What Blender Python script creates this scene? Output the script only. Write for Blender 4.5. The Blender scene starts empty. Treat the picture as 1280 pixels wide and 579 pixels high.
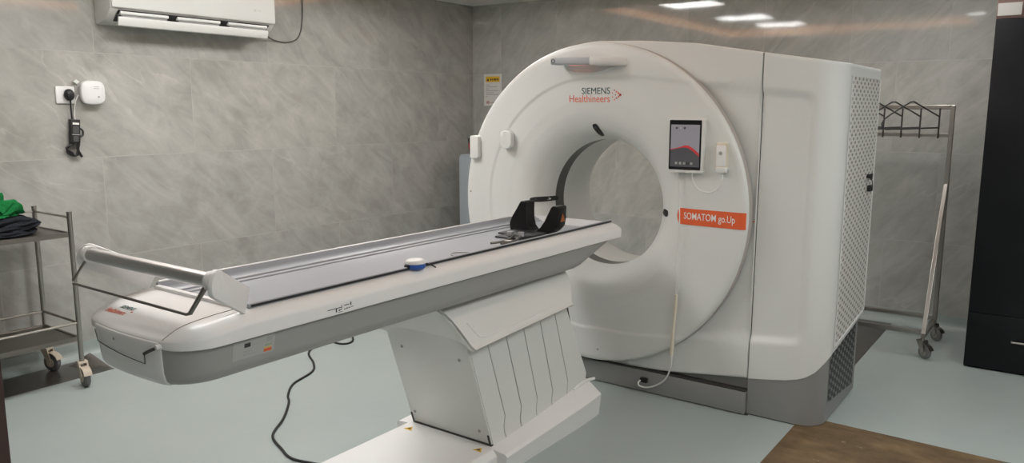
import bpy, bmesh, math, random
from mathutils import Vector, Matrix
random.seed(7)
S = bpy.context.scene
COL = S.collection
PI = math.pi

# ------------------------------------------------------------------ helpers
def M_(name, color, rough=.45, metal=0., spec=.5, coat=0., emit=None, estr=0., bump=0., bscale=60., var=0., vscale=8.):
    m = bpy.data.materials.new(name); m.use_nodes = True
    nt = m.node_tree; b = nt.nodes['Principled BSDF']
    c = (*color, 1.) if len(color) == 3 else color
    b.inputs['Base Color'].default_value = c
    b.inputs['Roughness'].default_value = rough
    b.inputs['Metallic'].default_value = metal
    b.inputs['Specular IOR Level'].default_value = spec
    if coat:
        b.inputs['Coat Weight'].default_value = coat; b.inputs['Coat Roughness'].default_value = .08
    if emit:
        b.inputs['Emission Color'].default_value = (*emit, 1.); b.inputs['Emission Strength'].default_value = estr
    tc = nt.nodes.new('ShaderNodeTexCoord')
    n = nt.nodes.new('ShaderNodeTexNoise'); n.inputs['Scale'].default_value = vscale; n.inputs['Detail'].default_value = 4
    nt.links.new(tc.outputs['Object'], n.inputs['Vector'])
    if var > 0:
        mx = nt.nodes.new('ShaderNodeMix'); mx.data_type = 'RGBA'; mx.blend_type = 'MIX'
        mx.inputs['A'].default_value = tuple(x * (1 - var) for x in c[:3]) + (1.,)
        mx.inputs['B'].default_value = tuple(min(1., x * (1 + var)) for x in c[:3]) + (1.,)
        nt.links.new(n.outputs['Fac'], mx.inputs['Factor'])
        nt.links.new(mx.outputs['Result'], b.inputs['Base Color'])
    if bump > 0:
        n2 = nt.nodes.new('ShaderNodeTexNoise'); n2.inputs['Scale'].default_value = bscale; n2.inputs['Detail'].default_value = 3
        nt.links.new(tc.outputs['Object'], n2.inputs['Vector'])
        bp = nt.nodes.new('ShaderNodeBump'); bp.inputs['Strength'].default_value = bump; bp.inputs['Distance'].default_value = .01
        nt.links.new(n2.outputs['Fac'], bp.inputs['Height']); nt.links.new(bp.outputs['Normal'], b.inputs['Normal'])
    return m

def prop(o, label=None, cat=None, group=None, kind=None):
    if label: o['label'] = label
    if cat: o['category'] = cat
    if group: o['group'] = group
    if kind: o['kind'] = kind
    return o

def wloc(o):
    v = Vector((0, 0, 0))
    while o is not None:
        v += o.location; o = o.parent
    return v

def obj(name, bm, mat, parent=None, smooth=35, bevel=0., bseg=2):
    """world-space bmesh -> one mesh object; origin at parent's origin or at the base of its own box"""
    bmesh.ops.remove_doubles(bm, verts=bm.verts, dist=1e-6)
    if bevel > 0:
        ed = [e for e in bm.edges if len(e.link_faces) == 2 and e.calc_face_angle(0) > .6]
        bmesh.ops.bevel(bm, geom=ed, offset=bevel, segments=bseg, profile=.5, affect='EDGES', clamp_overlap=True)
    bmesh.ops.recalc_face_normals(bm, faces=bm.faces)
    if parent is not None:
        off = wloc(parent)
    else:
        xs = [v.co.x for v in bm.verts]; ys = [v.co.y for v in bm.verts]; zs = [v.co.z for v in bm.verts]
        off = Vector(((min(xs) + max(xs)) / 2, (min(ys) + max(ys)) / 2, min(zs)))
    for v in bm.verts: v.co -= off
    me = bpy.data.meshes.new(name); bm.to_mesh(me); bm.free()
    if isinstance(mat, (list, tuple)):
        for m in mat: me.materials.append(m)
    else: me.materials.append(mat)
    if smooth:
        for p in me.polygons: p.use_smooth = True
        me.set_sharp_from_angle(angle=math.radians(smooth))
    o = bpy.data.objects.new(name, me); COL.objects.link(o)
    if parent is not None: o.parent = parent
    else: o.location = off
    return o

def thing(name, loc, label, cat, group=None, kind=None):
    o = bpy.data.objects.new(name, None); COL.objects.link(o); o.location = loc; o.empty_display_size = .1
    return prop(o, label, cat, group, kind)

def B(): return bmesh.new()

def box(bm, x0, x1, y0, y1, z0, z1, rot=None, piv=None):
    vs = [bm.verts.new((x, y, z)) for x in (x0, x1) for y in (y0, y1) for z in (z0, z1)]
    for f in ((0, 1, 3, 2), (4, 6, 7, 5), (0, 4, 5, 1), (2, 3, 7, 6), (0, 2, 6, 4), (1, 5, 7, 3)):
        bm.faces.new([vs[i] for i in f])
    if rot is not None:
        p = Vector(piv)
        for v in vs: v.co = rot @ (v.co - p) + p
    return bm

def rowgrid(bm, rows, closed=False, cap0=False, cap1=False):
    R = [[bm.verts.new(p) for p in r] for r in rows]
    n = len(R[0])
    for a, b in zip(R, R[1:]):
        for i in range(n if closed else n - 1):
            j = (i + 1) % n
            try: bm.faces.new((a[i], a[j], b[j], b[i]))
            except ValueError: pass
    if cap0: bm.faces.new(R[0][::-1])
    if cap1: bm.faces.new(R[-1])
    return R

def prism(bm, pts, axis, a, b):
    def mk(p, t):
        if axis == 'x': return (t, p[0], p[1])
        if axis == 'y': return (p[0], t, p[1])
        return (p[0], p[1], t)
    rowgrid(bm, [[mk(p, a) for p in pts], [mk(p, b) for p in pts]], True, True, True)
    return bm

def smoothpath(pts, k=6):
    P = [Vector(p) for p in pts]
    if len(P) < 3: return P
    out = []
    for i in range(len(P) - 1):
        p0 = P[max(i - 1, 0)]; p1 = P[i]; p2 = P[i + 1]; p3 = P[min(i + 2, len(P) - 1)]
        for j in range(k):
            t = j / k
            out.append(.5 * ((2 * p1) + (p2 - p0) * t + (2 * p0 - 5 * p1 + 4 * p2 - p3) * t * t + (3 * p1 - p0 - 3 * p2 + p3) * t ** 3))
    out.append(P[-1]); return out

def tube(bm, pts, r, n=8, closed=False, smooth=0, sq=False):
    P = smoothpath(pts, smooth) if smooth else [Vector(p) for p in pts]
    N = len(P); rows = []; prev = None
    for i in range(N):
        if closed: t = (P[(i + 1) % N] - P[i - 1])
        else: t = P[min(i + 1, N - 1)] - P[max(i - 1, 0)]
        t.normalize()
        ref = Vector((0, 0, 1)) if abs(t.z) < .9 else Vector((0, 1, 0))
        if prev is None: a = t.cross(ref).normalized()
        else:
            a = prev - t * prev.dot(t)
            a = a.normalized() if a.length > 1e-6 else t.cross(ref).normalized()
        prev = a; b = t.cross(a)
        rr = r[i] if isinstance(r, (list, tuple)) else r
        if not closed and 0 < i < N - 1 and not smooth:
            d1 = (P[i] - P[i - 1]).normalized(); d2 = (P[i + 1] - P[i]).normalized()
        m = 4 if sq else n
        ph = PI / 4 if sq else 0
        k = rr * (math.sqrt(2) if sq else 1)
        rows.append([P[i] + (a * math.cos(ph + 2 * PI * j / m) + b * math.sin(ph + 2 * PI * j / m)) * k for j in range(m)])
    if closed: rows.append(rows[0])
    rowgrid(bm, rows, True, not closed, not closed)
    return bm

def cyl(bm, c, axis, r, h, n=24, r2=None):
    """cylinder centred at c along axis"""
    d = Vector(axis).normalized(); c = Vector(c)
    return tube2(bm, c - d * h / 2, c + d * h / 2, r, r if r2 is None else r2, n)

def tube2(bm, p, q, r1, r2, n=24):
    p = Vector(p); q = Vector(q); t = (q - p).normalized()
    ref = Vector((0, 0, 1)) if abs(t.z) < .9 else Vector((0, 1, 0))
    a = t.cross(ref).normalized(); b = t.cross(a)
    ring = lambda c, r: [c + (a * math.cos(2 * PI * j / n) + b * math.sin(2 * PI * j / n)) * r for j in range(n)]
    rowgrid(bm, [ring(p, r1), ring(q, r2)], True, True, True)
    return bm

def lathe_y(bm, prof, cx, cz, n=96, closed=False):
    rows = [[(cx + r * math.cos(2 * PI * j / n), y, cz + r * math.sin(2 * PI * j / n)) for j in range(n)] for r, y in prof]
    if closed: rows.append(rows[0])
    rowgrid(bm, rows, True)
    return bm

def lathe_z(bm, prof, cx, cy, n=32, cap=True):
    rows = [[(cx + r * math.cos(2 * PI * j / n), cy + r * math.sin(2 * PI * j / n), z) for j in range(n)] for r, z in prof]
    rowgrid(bm, rows, True, cap, cap)
    return bm

def rrect2(x0, x1, z0, z1, r, n=6):
    pts = []
    for cx, cz, a0 in ((x1 - r, z0 + r, -PI / 2), (x1 - r, z1 - r, 0), (x0 + r, z1 - r, PI / 2), (x0 + r, z0 + r, PI)):
        for i in range(n + 1):
            a = a0 + PI / 2 * i / n; pts.append((cx + r * math.cos(a), cz + r * math.sin(a)))
    return pts

def text_bm(s, x0, x1, y0, y1, depth=.001, bold=0.):
    cu = bpy.data.curves.new('txt', 'FONT'); cu.body = s; cu.extrude = .02; cu.offset = bold; cu.resolution_u = 3
    o = bpy.data.objects.new('txt', cu); COL.objects.link(o)
    dg = bpy.context.evaluated_depsgraph_get()
    me = bpy.data.meshes.new_from_object(o.evaluated_get(dg))
    bm = bmesh.new(); bm.from_mesh(me)
    bpy.data.objects.remove(o); bpy.data.meshes.remove(me); bpy.data.curves.remove(cu)
    X = [v.co.x for v in bm.verts]; Y = [v.co.y for v in bm.verts]; Z = [v.co.z for v in bm.verts]
    for v in bm.verts:
        v.co.x = x0 + (v.co.x - min(X)) / (max(X) - min(X)) * (x1 - x0)
        v.co.y = y0 + (v.co.y - min(Y)) / (max(Y) - min(Y)) * (y1 - y0)
        v.co.z = (v.co.z - min(Z)) / (max(Z) - min(Z)) * depth
    return bm

def text_front(s, x0, x1, z0, z1, yf, bold=0., depth=.0012):
    """text facing -Y, following the surface yf(x,z)"""
    bm = text_bm(s, x0, x1, z0, z1, depth, bold)
    for v in bm.verts:
        x, z, d = v.co.x, v.co.y, v.co.z
        y = yf(x, z) if callable(yf) else yf
        v.co = Vector((x, y - d - .0002, z))
    return bm

def lerp_tab(tab, x):
    if x <= tab[0][0]: return tab[0][1]
    for (a, fa), (b, fb) in zip(tab, tab[1:]):
        if x <= b: return fa + (fb - fa) * (x - a) / (b - a)
    return tab[-1][1]

def sstep(a, b, x):
    t = max(0., min(1., (x - a) / (b - a))); return t * t * (3 - 2 * t)

# ------------------------------------------------------------------ node materials
def math_node(nt, op, a, b=None):
    n = nt.nodes.new('ShaderNodeMath'); n.operation = op
    for i, v in enumerate((a, b)):
        if v is None: continue
        if isinstance(v, (int, float)): n.inputs[i].default_value = v
        else: nt.links.new(v, n.inputs[i])
    return n.outputs[0]

def tile_mat(name, u, base_lo, base_hi, off, width=1.24, zoff=0.):
    """polished grey stone tiles; u picks the horizontal axis"""
    m = bpy.data.materials.new(name); m.use_nodes = True; nt = m.node_tree; b = nt.nodes['Principled BSDF']
    L = nt.links.new
    g = nt.nodes.new('ShaderNodeNewGeometry'); s = nt.nodes.new('ShaderNodeSeparateXYZ'); L(g.outputs['Position'], s.inputs[0])
    c = nt.nodes.new('ShaderNodeCombineXYZ')
    L(math_node(nt, 'ADD', s.outputs[u], off), c.inputs[0]); L(math_node(nt, 'ADD', s.outputs['Z'], zoff), c.inputs[1])
    br = nt.nodes.new('ShaderNodeTexBrick'); L(c.outputs[0], br.inputs['Vector'])
    br.inputs['Scale'].default_value = 1.; br.inputs['Brick Width'].default_value = width; br.inputs['Row Height'].default_value = .62
    br.inputs['Mortar Size'].default_value = .0022; br.inputs['Mortar Smooth'].default_value = .3; br.inputs['Bias'].default_value = 0.
    br.inputs['Color1'].default_value = (.0, .0, .0, 1); br.inputs['Color2'].default_value = (1, 1, 1, 1); br.inputs['Mortar'].default_value = (.5, .5, .5, 1)
    br.offset = .5
    # clouding
    off3 = nt.nodes.new('ShaderNodeVectorMath'); off3.operation = 'MULTIPLY_ADD'
    L(br.outputs['Color'], off3.inputs[0]); off3.inputs[1].default_value = (3.1, 1.7, 2.3); L(g.outputs['Position'], off3.inputs[2])
    n1 = nt.nodes.new('ShaderNodeTexNoise'); n1.inputs['Scale'].default_value = 3.4; n1.inputs['Detail'].default_value = 9; n1.inputs['Roughness'].default_value = .6; n1.inputs['Distortion'].default_value = .8
    L(off3.outputs[0], n1.inputs['Vector'])
    cr = nt.nodes.new('ShaderNodeValToRGB'); L(n1.outputs['Fac'], cr.inputs[0])
    cr.color_ramp.elements[0].position = .36; cr.color_ramp.elements[0].color = (*base_lo, 1)
    cr.color_ramp.elements[1].position = .64; cr.color_ramp.elements[1].color = (*base_hi, 1)
    mpv = nt.nodes.new('ShaderNodeMapping'); mpv.inputs['Rotation'].default_value = (math.radians(40), math.radians(40), 0) ; mpv.inputs['Scale'].default_value = (1, 1, 1)
    L(off3.outputs[0], mpv.inputs['Vector'])
    st_ = nt.nodes.new('ShaderNodeMapping'); st_.inputs['Scale'].default_value = (.9, .9, 3.2); L(mpv.outputs[0], st_.inputs['Vector'])
    n4 = nt.nodes.new('ShaderNodeTexNoise'); n4.inputs['Scale'].default_value = 3.2; n4.inputs['Detail'].default_value = 10; n4.inputs['Roughness'].default_value = .66; n4.inputs['Distortion'].default_value = .9
    L(st_.outputs[0], n4.inputs['Vector'])
    sm = math_node(nt, 'ADD', math_node(nt, 'MULTIPLY', n1.outputs['Fac'], .45), math_node(nt, 'MULTIPLY', n4.outputs['Fac'], .55))
    L(sm, cr.inputs[0])
    # veins: thin ridges of a distorted noise
    n2 = nt.nodes.new('ShaderNodeTexNoise'); n2.inputs['Scale'].default_value = 1.3; n2.inputs['Detail'].default_value = 6; n2.inputs['Roughness'].default_value = .5; n2.inputs['Distortion'].default_value = .3
    sv = nt.nodes.new('ShaderNodeMapping'); sv.inputs['Scale'].default_value = (.45, .45, 2.2); L(mpv.outputs[0], sv.inputs['Vector']); L(sv.outputs[0], n2.inputs['Vector'])
    v = math_node(nt, 'ABSOLUTE', math_node(nt, 'SUBTRACT', n2.outputs['Fac'], .5))
    v = math_node(nt, 'SUBTRACT', 1., math_node(nt, 'MULTIPLY', v, 120.))
    v = math_node(nt, 'MAXIMUM', v, 0.)
    n3 = nt.nodes.new('ShaderNodeTexNoise'); n3.inputs['Scale'].default_value = 3.; L(off3.outputs[0], n3.inputs['Vector'])
    v = math_node(nt, 'MULTIPLY', v, math_node(nt, 'MAXIMUM', math_node(nt, 'MULTIPLY', math_node(nt, 'SUBTRACT', n3.outputs['Fac'], .50), 1.5), 0.))
    mx = nt.nodes.new('ShaderNodeMix'); mx.data_type = 'RGBA'; L(v, mx.inputs['Factor']); L(cr.outputs[0], mx.inputs['A'])
    mx.inputs['B'].default_value = (*[min(1, x * 1.45) for x in base_hi], 1)
    tint = nt.nodes.new('ShaderNodeMix'); tint.data_type = 'RGBA'; tint.blend_type = 'MULTIPLY'; tint.inputs['Factor'].default_value = 1
    L(mx.outputs['Result'], tint.inputs['A'])
    t2 = nt.nodes.new('ShaderNodeMix'); t2.data_type = 'RGBA'; L(br.outputs['Color'], t2.inputs['Factor'])
    t2.inputs['A'].default_value = (.97, .975, .98, 1); t2.inputs['B'].default_value = (1.03, 1.02, 1.01, 1)
    L(t2.outputs['Result'], tint.inputs['B'])
    mo = nt.nodes.new('ShaderNodeMix'); mo.data_type = 'RGBA'; L(math_node(nt, 'MULTIPLY', br.outputs['Fac'], .2), mo.inputs['Factor'])
    L(tint.outputs['Result'], mo.inputs['A']); mo.inputs['B'].default_value = (*[min(1, x * 1.35) for x in base_hi], 1)
    L(mo.outputs['Result'], b.inputs['Base Color'])
    b.inputs['Roughness'].default_value = .05
    nb = nt.nodes.new('ShaderNodeTexNoise'); nb.inputs['Scale'].default_value = 3.; nb.inputs['Detail'].default_value = 2; L(g.outputs['Position'], nb.inputs['Vector'])
    bp = nt.nodes.new('ShaderNodeBump'); bp.inputs['Strength'].default_value = .03; bp.inputs['Distance'].default_value = .02; L(nb.outputs['Fac'], bp.inputs['Height'])
    L(bp.outputs['Normal'], b.inputs['Normal'])
    return m

def hole_mat(name, col, hole, py, pz, ry, rz, slant=0., rough=.45):
    """staggered punched slots on a side panel (pattern in the Y-Z plane)"""
    m = bpy.data.materials.new(name); m.use_nodes = True; nt = m.node_tree; b = nt.nodes['Principled BSDF']; L = nt.links.new
    g = nt.nodes.new('ShaderNodeNewGeometry'); s = nt.nodes.new('ShaderNodeSeparateXYZ'); L(g.outputs['Position'], s.inputs[0])
    yv = math_node(nt, 'ADD', s.outputs['Y'], math_node(nt, 'MULTIPLY', s.outputs['Z'], slant))
    def layer(oy, oz):
        fy = math_node(nt, 'SUBTRACT', math_node(nt, 'FRACT', math_node(nt, 'ADD', math_node(nt, 'DIVIDE', yv, py), oy)), .5)
        fz = math_node(nt, 'SUBTRACT', math_node(nt, 'FRACT', math_node(nt, 'ADD', math_node(nt, 'DIVIDE', s.outputs['Z'], pz), oz)), .5)
        a = math_node(nt, 'POWER', math_node(nt, 'ABSOLUTE', math_node(nt, 'MULTIPLY', fy, py / ry)), 3.)
        c = math_node(nt, 'POWER', math_node(nt, 'ABSOLUTE', math_node(nt, 'MULTIPLY', fz, pz / rz)), 3.)
        return math_node(nt, 'LESS_THAN', math_node(nt, 'ADD', a, c), 1.)
    f = math_node(nt, 'MAXIMUM', layer(0., 0.), layer(.5, .5))
    mx = nt.nodes.new('ShaderNodeMix'); mx.data_type = 'RGBA'; L(f, mx.inputs['Factor'])
    mx.inputs['A'].default_value = (*col, 1); mx.inputs['B'].default_value = (*hole, 1)
    L(mx.outputs['Result'], b.inputs['Base Color']); b.inputs['Roughness'].default_value = rough
    bp = nt.nodes.new('ShaderNodeBump'); bp.inputs['Strength'].default_value = .6; bp.inputs['Distance'].default_value = .004; bp.invert = True
    L(f, bp.inputs['Height']); L(bp.outputs['Normal'], b.inputs['Normal'])
    return m

def wood_mat():
    m = bpy.data.materials.new('plywood'); m.use_nodes = True; nt = m.node_tree; b = nt.nodes['Principled BSDF']; L = nt.links.new
    g = nt.nodes.new('ShaderNodeNewGeometry')
    mp = nt.nodes.new('ShaderNodeMapping'); L(g.outputs['Position'], mp.inputs['Vector']); mp.inputs['Scale'].default_value = (2.2, 6, 1)
    n = nt.nodes.new('ShaderNodeTexNoise'); n.inputs['Scale'].default_value = 1.5; n.inputs['Detail'].default_value = 8; n.inputs['Distortion'].default_value = .8; L(mp.outputs[0], n.inputs['Vector'])
    cr = nt.nodes.new('ShaderNodeValToRGB'); nf = nt.nodes.new('ShaderNodeTexNoise'); nf.inputs['Scale'].default_value = 7; nf.inputs['Detail'].default_value = 10; nf.inputs['Roughness'].default_value = .7; L(g.outputs['Position'], nf.inputs['Vector'])
    L(math_node(nt, 'ADD', math_node(nt, 'MULTIPLY', n.outputs['Fac'], .5), math_node(nt, 'MULTIPLY', nf.outputs['Fac'], .5)), cr.inputs[0])
    e = cr.color_ramp.elements; e[0].position = .33; e[0].color = (.07, .043, .02, 1); e[1].position = .68; e[1].color = (.25, .165, .085, 1)
    x = cr.color_ramp.elements.new(.5); x.color = (.14, .09, .042, 1)
    n2 = nt.nodes.new('ShaderNodeTexNoise'); n2.inputs['Scale'].default_value = 16; n2.inputs['Detail'].default_value = 4; L(g.outputs['Position'], n2.inputs['Vector'])
    r2 = nt.nodes.new('ShaderNodeValToRGB'); L(n2.outputs['Fac'], r2.inputs[0]); r2.color_ramp.elements[0].position = .68; r2.color_ramp.elements[1].position = .74
    mx = nt.nodes.new('ShaderNodeMix'); mx.data_type = 'RGBA'; L(math_node(nt, 'MULTIPLY', r2.outputs[0], .5), mx.inputs['Factor']); L(cr.outputs[0], mx.inputs['A']); mx.inputs['B'].default_value = (.5, .42, .33, 1)
    L(mx.outputs['Result'], b.inputs['Base Color']); b.inputs['Roughness'].default_value = .7
    return m

def floor_mat():
    m = bpy.data.materials.new('floor_vinyl'); m.use_nodes = True; nt = m.node_tree; b = nt.nodes['Principled BSDF']; L = nt.links.new
    g = nt.nodes.new('ShaderNodeNewGeometry')
    n = nt.nodes.new('ShaderNodeTexNoise'); n.inputs['Scale'].default_value = 1.6; n.inputs['Detail'].default_value = 6; L(g.outputs['Position'], n.inputs['Vector'])
    cr = nt.nodes.new('ShaderNodeValToRGB'); L(n.outputs['Fac'], cr.inputs[0])
    cr.color_ramp.elements[0].position = .3; cr.color_ramp.elements[0].color = (.365, .42, .405, 1)
    cr.color_ramp.elements[1].position = .7; cr.color_ramp.elements[1].color = (.405, .455, .44, 1)
    n2 = nt.nodes.new('ShaderNodeTexNoise'); n2.inputs['Scale'].default_value = 22; n2.inputs['Detail'].default_value = 2; L(g.outputs['Position'], n2.inputs['Vector'])
    r2 = nt.nodes.new('ShaderNodeValToRGB'); L(n2.outputs['Fac'], r2.inputs[0]); r2.color_ramp.elements[0].position = .80; r2.color_ramp.elements[1].position = .84
    mx = nt.nodes.new('ShaderNodeMix'); mx.data_type = 'RGBA'; L(math_node(nt, 'MULTIPLY', r2.outputs[0], .5), mx.inputs['Factor']); L(cr.outputs[0], mx.inputs['A']); mx.inputs['B'].default_value = (.2, .19, .18, 1)
    L(mx.outputs['Result'], b.inputs['Base Color']); b.inputs['Roughness'].default_value = .33
    nb = nt.nodes.new('ShaderNodeTexNoise'); nb.inputs['Scale'].default_value = 4.; L(g.outputs['Position'], nb.inputs['Vector'])
    bp = nt.nodes.new('ShaderNodeBump'); bp.inputs['Strength'].default_value = .1; bp.inputs['Distance'].default_value = .02; L(nb.outputs['Fac'], bp.inputs['Height']); L(bp.outputs['Normal'], b.inputs['Normal'])
    return m

W_GANTRY = M_('white_gantry_plastic', (.725, .735, .715), .36, var=.01, vscale=3)
W_TABLE = M_('white_table_plastic', (.82, .815, .805), .38, var=.012, vscale=4)
W_COOL = M_('cool_white_plastic', (.74, .745, .72), .38)
W_PAPER = M_('white_paper', (.72, .71, .68), .7, var=.02, vscale=20)
GREY_BASE = M_('grey_base_plastic', (.255, .255, .25), .42, var=.02)
GREY_UNDER = M_('grey_underside_plastic', (.36, .356, .34), .45, var=.01)
GREY_TRAY = M_('blue_grey_tray', (.285, .30, .325), .42, var=.02)
DARK_RING = M_('dark_scan_ring', (.10, .10, .095), .3)
SEAM = M_('seam_dark', (.05, .048, .045), .6)
SEAM_SOFT = M_('seam_grey', (.30, .285, .26), .6)
BLACK = M_('black_rubber', (.012, .012, .013), .45)
BLACK_G = M_('black_gloss', (.008, .008, .01), .18)
STEEL = M_('brushed_steel', (.40, .38, .35), .34, 1., var=.08, vscale=30)
STEEL_D = M_('dull_steel', (.24, .225, .205), .4, 1., var=.1, vscale=20)
ALU = M_('brushed_aluminium', (.60, .60, .60), .36, 1., var=.04, vscale=40)
PLATE = M_('dark_steel_plate', (.20, .185, .17), .3, .85, var=.15, vscale=12)
ROD = M_('dark_coated_rod', (.045, .042, .04), .35)
ORANGE = M_('orange_label', (.80, .13, .04), .4)
ORANGE_T = M_('orange_print', (.78, .16, .09), .5)
TEAL_T = M_('teal_print', (.035, .095, .10), .5)
WHITE_T = M_('white_print', (.85, .83, .8), .5)
INK = M_('dark_print', (.04, .04, .04), .6)
GREYINK = M_('grey_print', (.38, .38, .37), .6)
YELLOW = M_('yellow_print', (.80, .50, .03), .6)
CREAM = M_('cream_plastic', (.72, .66, .53), .45)
CASTER = M_('beige_caster_plastic', (.52, .45, .36), .5)
WHEEL = M_('grey_caster_rubber', (.13, .13, .135), .5)
BLUE = M_('blue_plastic', (.03, .10, .42), .35)
GREENC = M_('green_cotton', (.010, .17, .045), .9, spec=.2, bump=.5, bscale=160, var=.25, vscale=25)
DARKC = M_('charcoal_cotton', (.022, .024, .030), .95, spec=.1, bump=.5, bscale=180, var=.3, vscale=25)
GREYC = M_('light_grey_cotton', (.36, .36, .36), .9, bump=.4, bscale=160)
CAB_G = M_('blue_grey_cabinet_paint', (.36, .40, .44), .45)
BLACK_LAM = M_('black_laminate', (.008, .009, .011), .4, spec=.25, var=.5, vscale=5, bump=.05, bscale=6)
CEIL = M_('ceiling_paint', (.72, .71, .69), .85)
DOORW = M_('dark_door_wood', (.035, .016, .013), .5, var=.3, vscale=6)
SCREEN = M_('screen_grey', (.17, .165, .18), .2, emit=(.55, .53, .58), estr=.22)
SCREEN_D = M_('screen_dark_grey', (.05, .05, .055), .2, emit=(.5, .48, .5), estr=.07)
SCREEN_R = M_('screen_red', (.4, .03, .03), .2, emit=(.8, .08, .1), estr=.22)
LAMP = M_('lamp_diffuser', (.9, .9, .9), .5, emit=(1., .99, .975), estr=25.)
LAMP_T = M_('tray_lamp_diffuser', (.9, .9, .9), .5, emit=(1., .99, .975), estr=27.)
WARM = M_('warm_strip', (.9, .6, .4), .5, emit=(1., .46, .21), estr=3.2)
CUPB = M_('dark_cup', (.045, .015, .012), .4)
REDP = M_('red_print', (.35, .03, .03), .5)
VENT_W = hole_mat('perforated_white', (.72, .705, .675), (.29, .265, .23), .078, .037, .016, .0068)
VENT_G = hole_mat('perforated_grey', (.21, .215, .215), (.006, .006, .006), .075, .05, .024, .015, slant=.5)
T_LEFT = tile_mat('stone_tile_left', 'Y', (.325, .322, .295), (.48, .473, .445), -2.37 + 1.24, 1.24, .026)
T_BACK = tile_mat('stone_tile_back', 'X', (.37, .37, .342), (.53, .53, .50), 1.67 + .31, .62, .026)
FLOOR = floor_mat(); WOOD = wood_mat()

# ------------------------------------------------------------------ room
XW, YW, ZC = -4.80, 5.98, 2.48
XR, YF = 1.9, -1.2
def struct(name, bm, m, label=None):
    o = obj(name, bm, m, None, smooth=0); o['kind'] = 'structure'
    if label: o['label'] = label
    return o
struct('floor', box(B(), XW - .1, XR + .1, YF - .1, YW + .1, -.1, 0), FLOOR)
struct('wall_left', box(B(), XW - .1, XW, YF - .1, YW + .1, 0, 2.75), T_LEFT)
struct('wall_back', box(B(), XW, XR, YW, YW + .1, 0, 2.75), T_BACK)
struct('wall_right', box(B(), XR, XR + .1, YF - .1, YW + .1, 0, 2.75), T_LEFT)
struct('wall_front', box(B(), XW, XR, YF - .1, YF, 0, 2.75), T_BACK)
# ceiling: flat border at 2.48 with a raised tray at 2.60
TX0, TX1, TY0, TY1 = -4.05, -1.05, 1.1, 5.05
bm = B()
def loop(x0, x1, y0, y1, z): return [(x0, y0, z), (x1, y0, z), (x1, y1, z), (x0, y1, z)]
rowgrid(bm, [loop(XW, XR, YF, YW, ZC), loop(TX0, TX1, TY0, TY1, ZC), loop(TX0, TX1, TY0, TY1, 2.62)], True, False, True)
rowgrid(bm, [loop(XW, XR, YF, YW, ZC), loop(XW, XR, YF, YW, 2.72)], True, False, True)
struct('ceiling', bm, CEIL)
def cove(name, pts):
    struct(name, prism(B(), pts, 'y' if name.endswith('left') else 'x', YF if name.endswith('left') else XW, YW if name.endswith('left') else XR), FLOOR)
h, r = .10, .05
arc = [(r * (1 - math.sin(a)), r * (1 - math.cos(a))) for a in [PI / 2 * i / 6 for i in range(7)]]
cove('baseboard_left', [(XW, 0)] + [(XW + p, q) for p, q in arc] + [(XW + .004, h), (XW, h)])
cove('baseboard_back', [(YW, 0)] + [(YW - p, q) for p, q in arc] + [(YW - .004, h), (YW, h)])
# open door leaf beside the camera
d = thing('door_1', (-1.13, -.1, .01), 'dark brown wooden door leaf standing open at the left edge', None); d['kind'] = 'structure'
obj('door_leaf', box(B(), -1.145, -1.10, -.55, .393, .01, 2.1), DOORW, d, bevel=.002)
bm = B(); tube(bm, [(-1.10, .33, 1.02), (-1.05, .33, 1.02), (-1.05, .21, 1.02)], .009, 10); obj('door_handle', bm, STEEL, d)

# warm cove strips along the tray
t = thing('cove_light', (-2.2, 2.4, 2.5), 'warm peach strip light running around the raised ceiling tray', 'light')
for (a, b_, c, d_) in ((TX0, TX0 + .02, TY0, TY1), (TX1 - .02, TX1, TY0, TY1), (TX0 + .02, TX1 - .02, TY1 - .02, TY1), (TX0 + .02, TX1 - .02, TY0, TY0 + .02)):
    obj('light_strip', box(B(), a, b_, c, d_, 2.515, 2.585), WARM, t, smooth=0)

LG = 'recessed ceiling lights'
def ceiling_light(x, y, w, l, zc, label, grp=LG, mat=LAMP):
    t = thing('ceiling_light', (x, y, zc - .015), label, 'light', grp)
    bm = B(); rowgrid(bm, [loop(x - w / 2 - .015, x + w / 2 + .015, y - l / 2 - .015, y + l / 2 + .015, z) for z in (zc, zc - .013)] +
                      [loop(x - w / 2, x + w / 2, y - l / 2, y + l / 2, z) for z in (zc - .013, zc)], True)
    obj('frame', bm, CEIL, t, smooth=0)
    obj('diffuser', box(B(), x - w / 2, x + w / 2, y - l / 2, y + l / 2, zc - .010, zc - .001), mat, t, smooth=0)
for (x, y, w, l) in ((-3.45, 3.95, .58, .5), (-3.40, 2.45, .58, .5), (-3.28, 1.45, .58, .5)):
    ceiling_light(x, y, w, l, 2.62, 'white recessed panel light inside the raised ceiling tray', LG, LAMP_T)
for (x, y, w, l) in ((.35, .3, .6, .6), (.55, 2.3, .5, .5), (.9, 3.5, .55, .5), (-.72, 5.0, .38, .38)):  # unseen fill panels added to brighten front and right, clear of wall reflections
    ceiling_light(x, y, w, l, 2.48, 'white fill panel added out of view on the lower ceiling outside the tray', 'added fill lights')
ceiling_light(-.93, 2.72, .15, .15, 2.48, 'small square white spotlight on the lower ceiling beside the tray', None)

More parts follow.
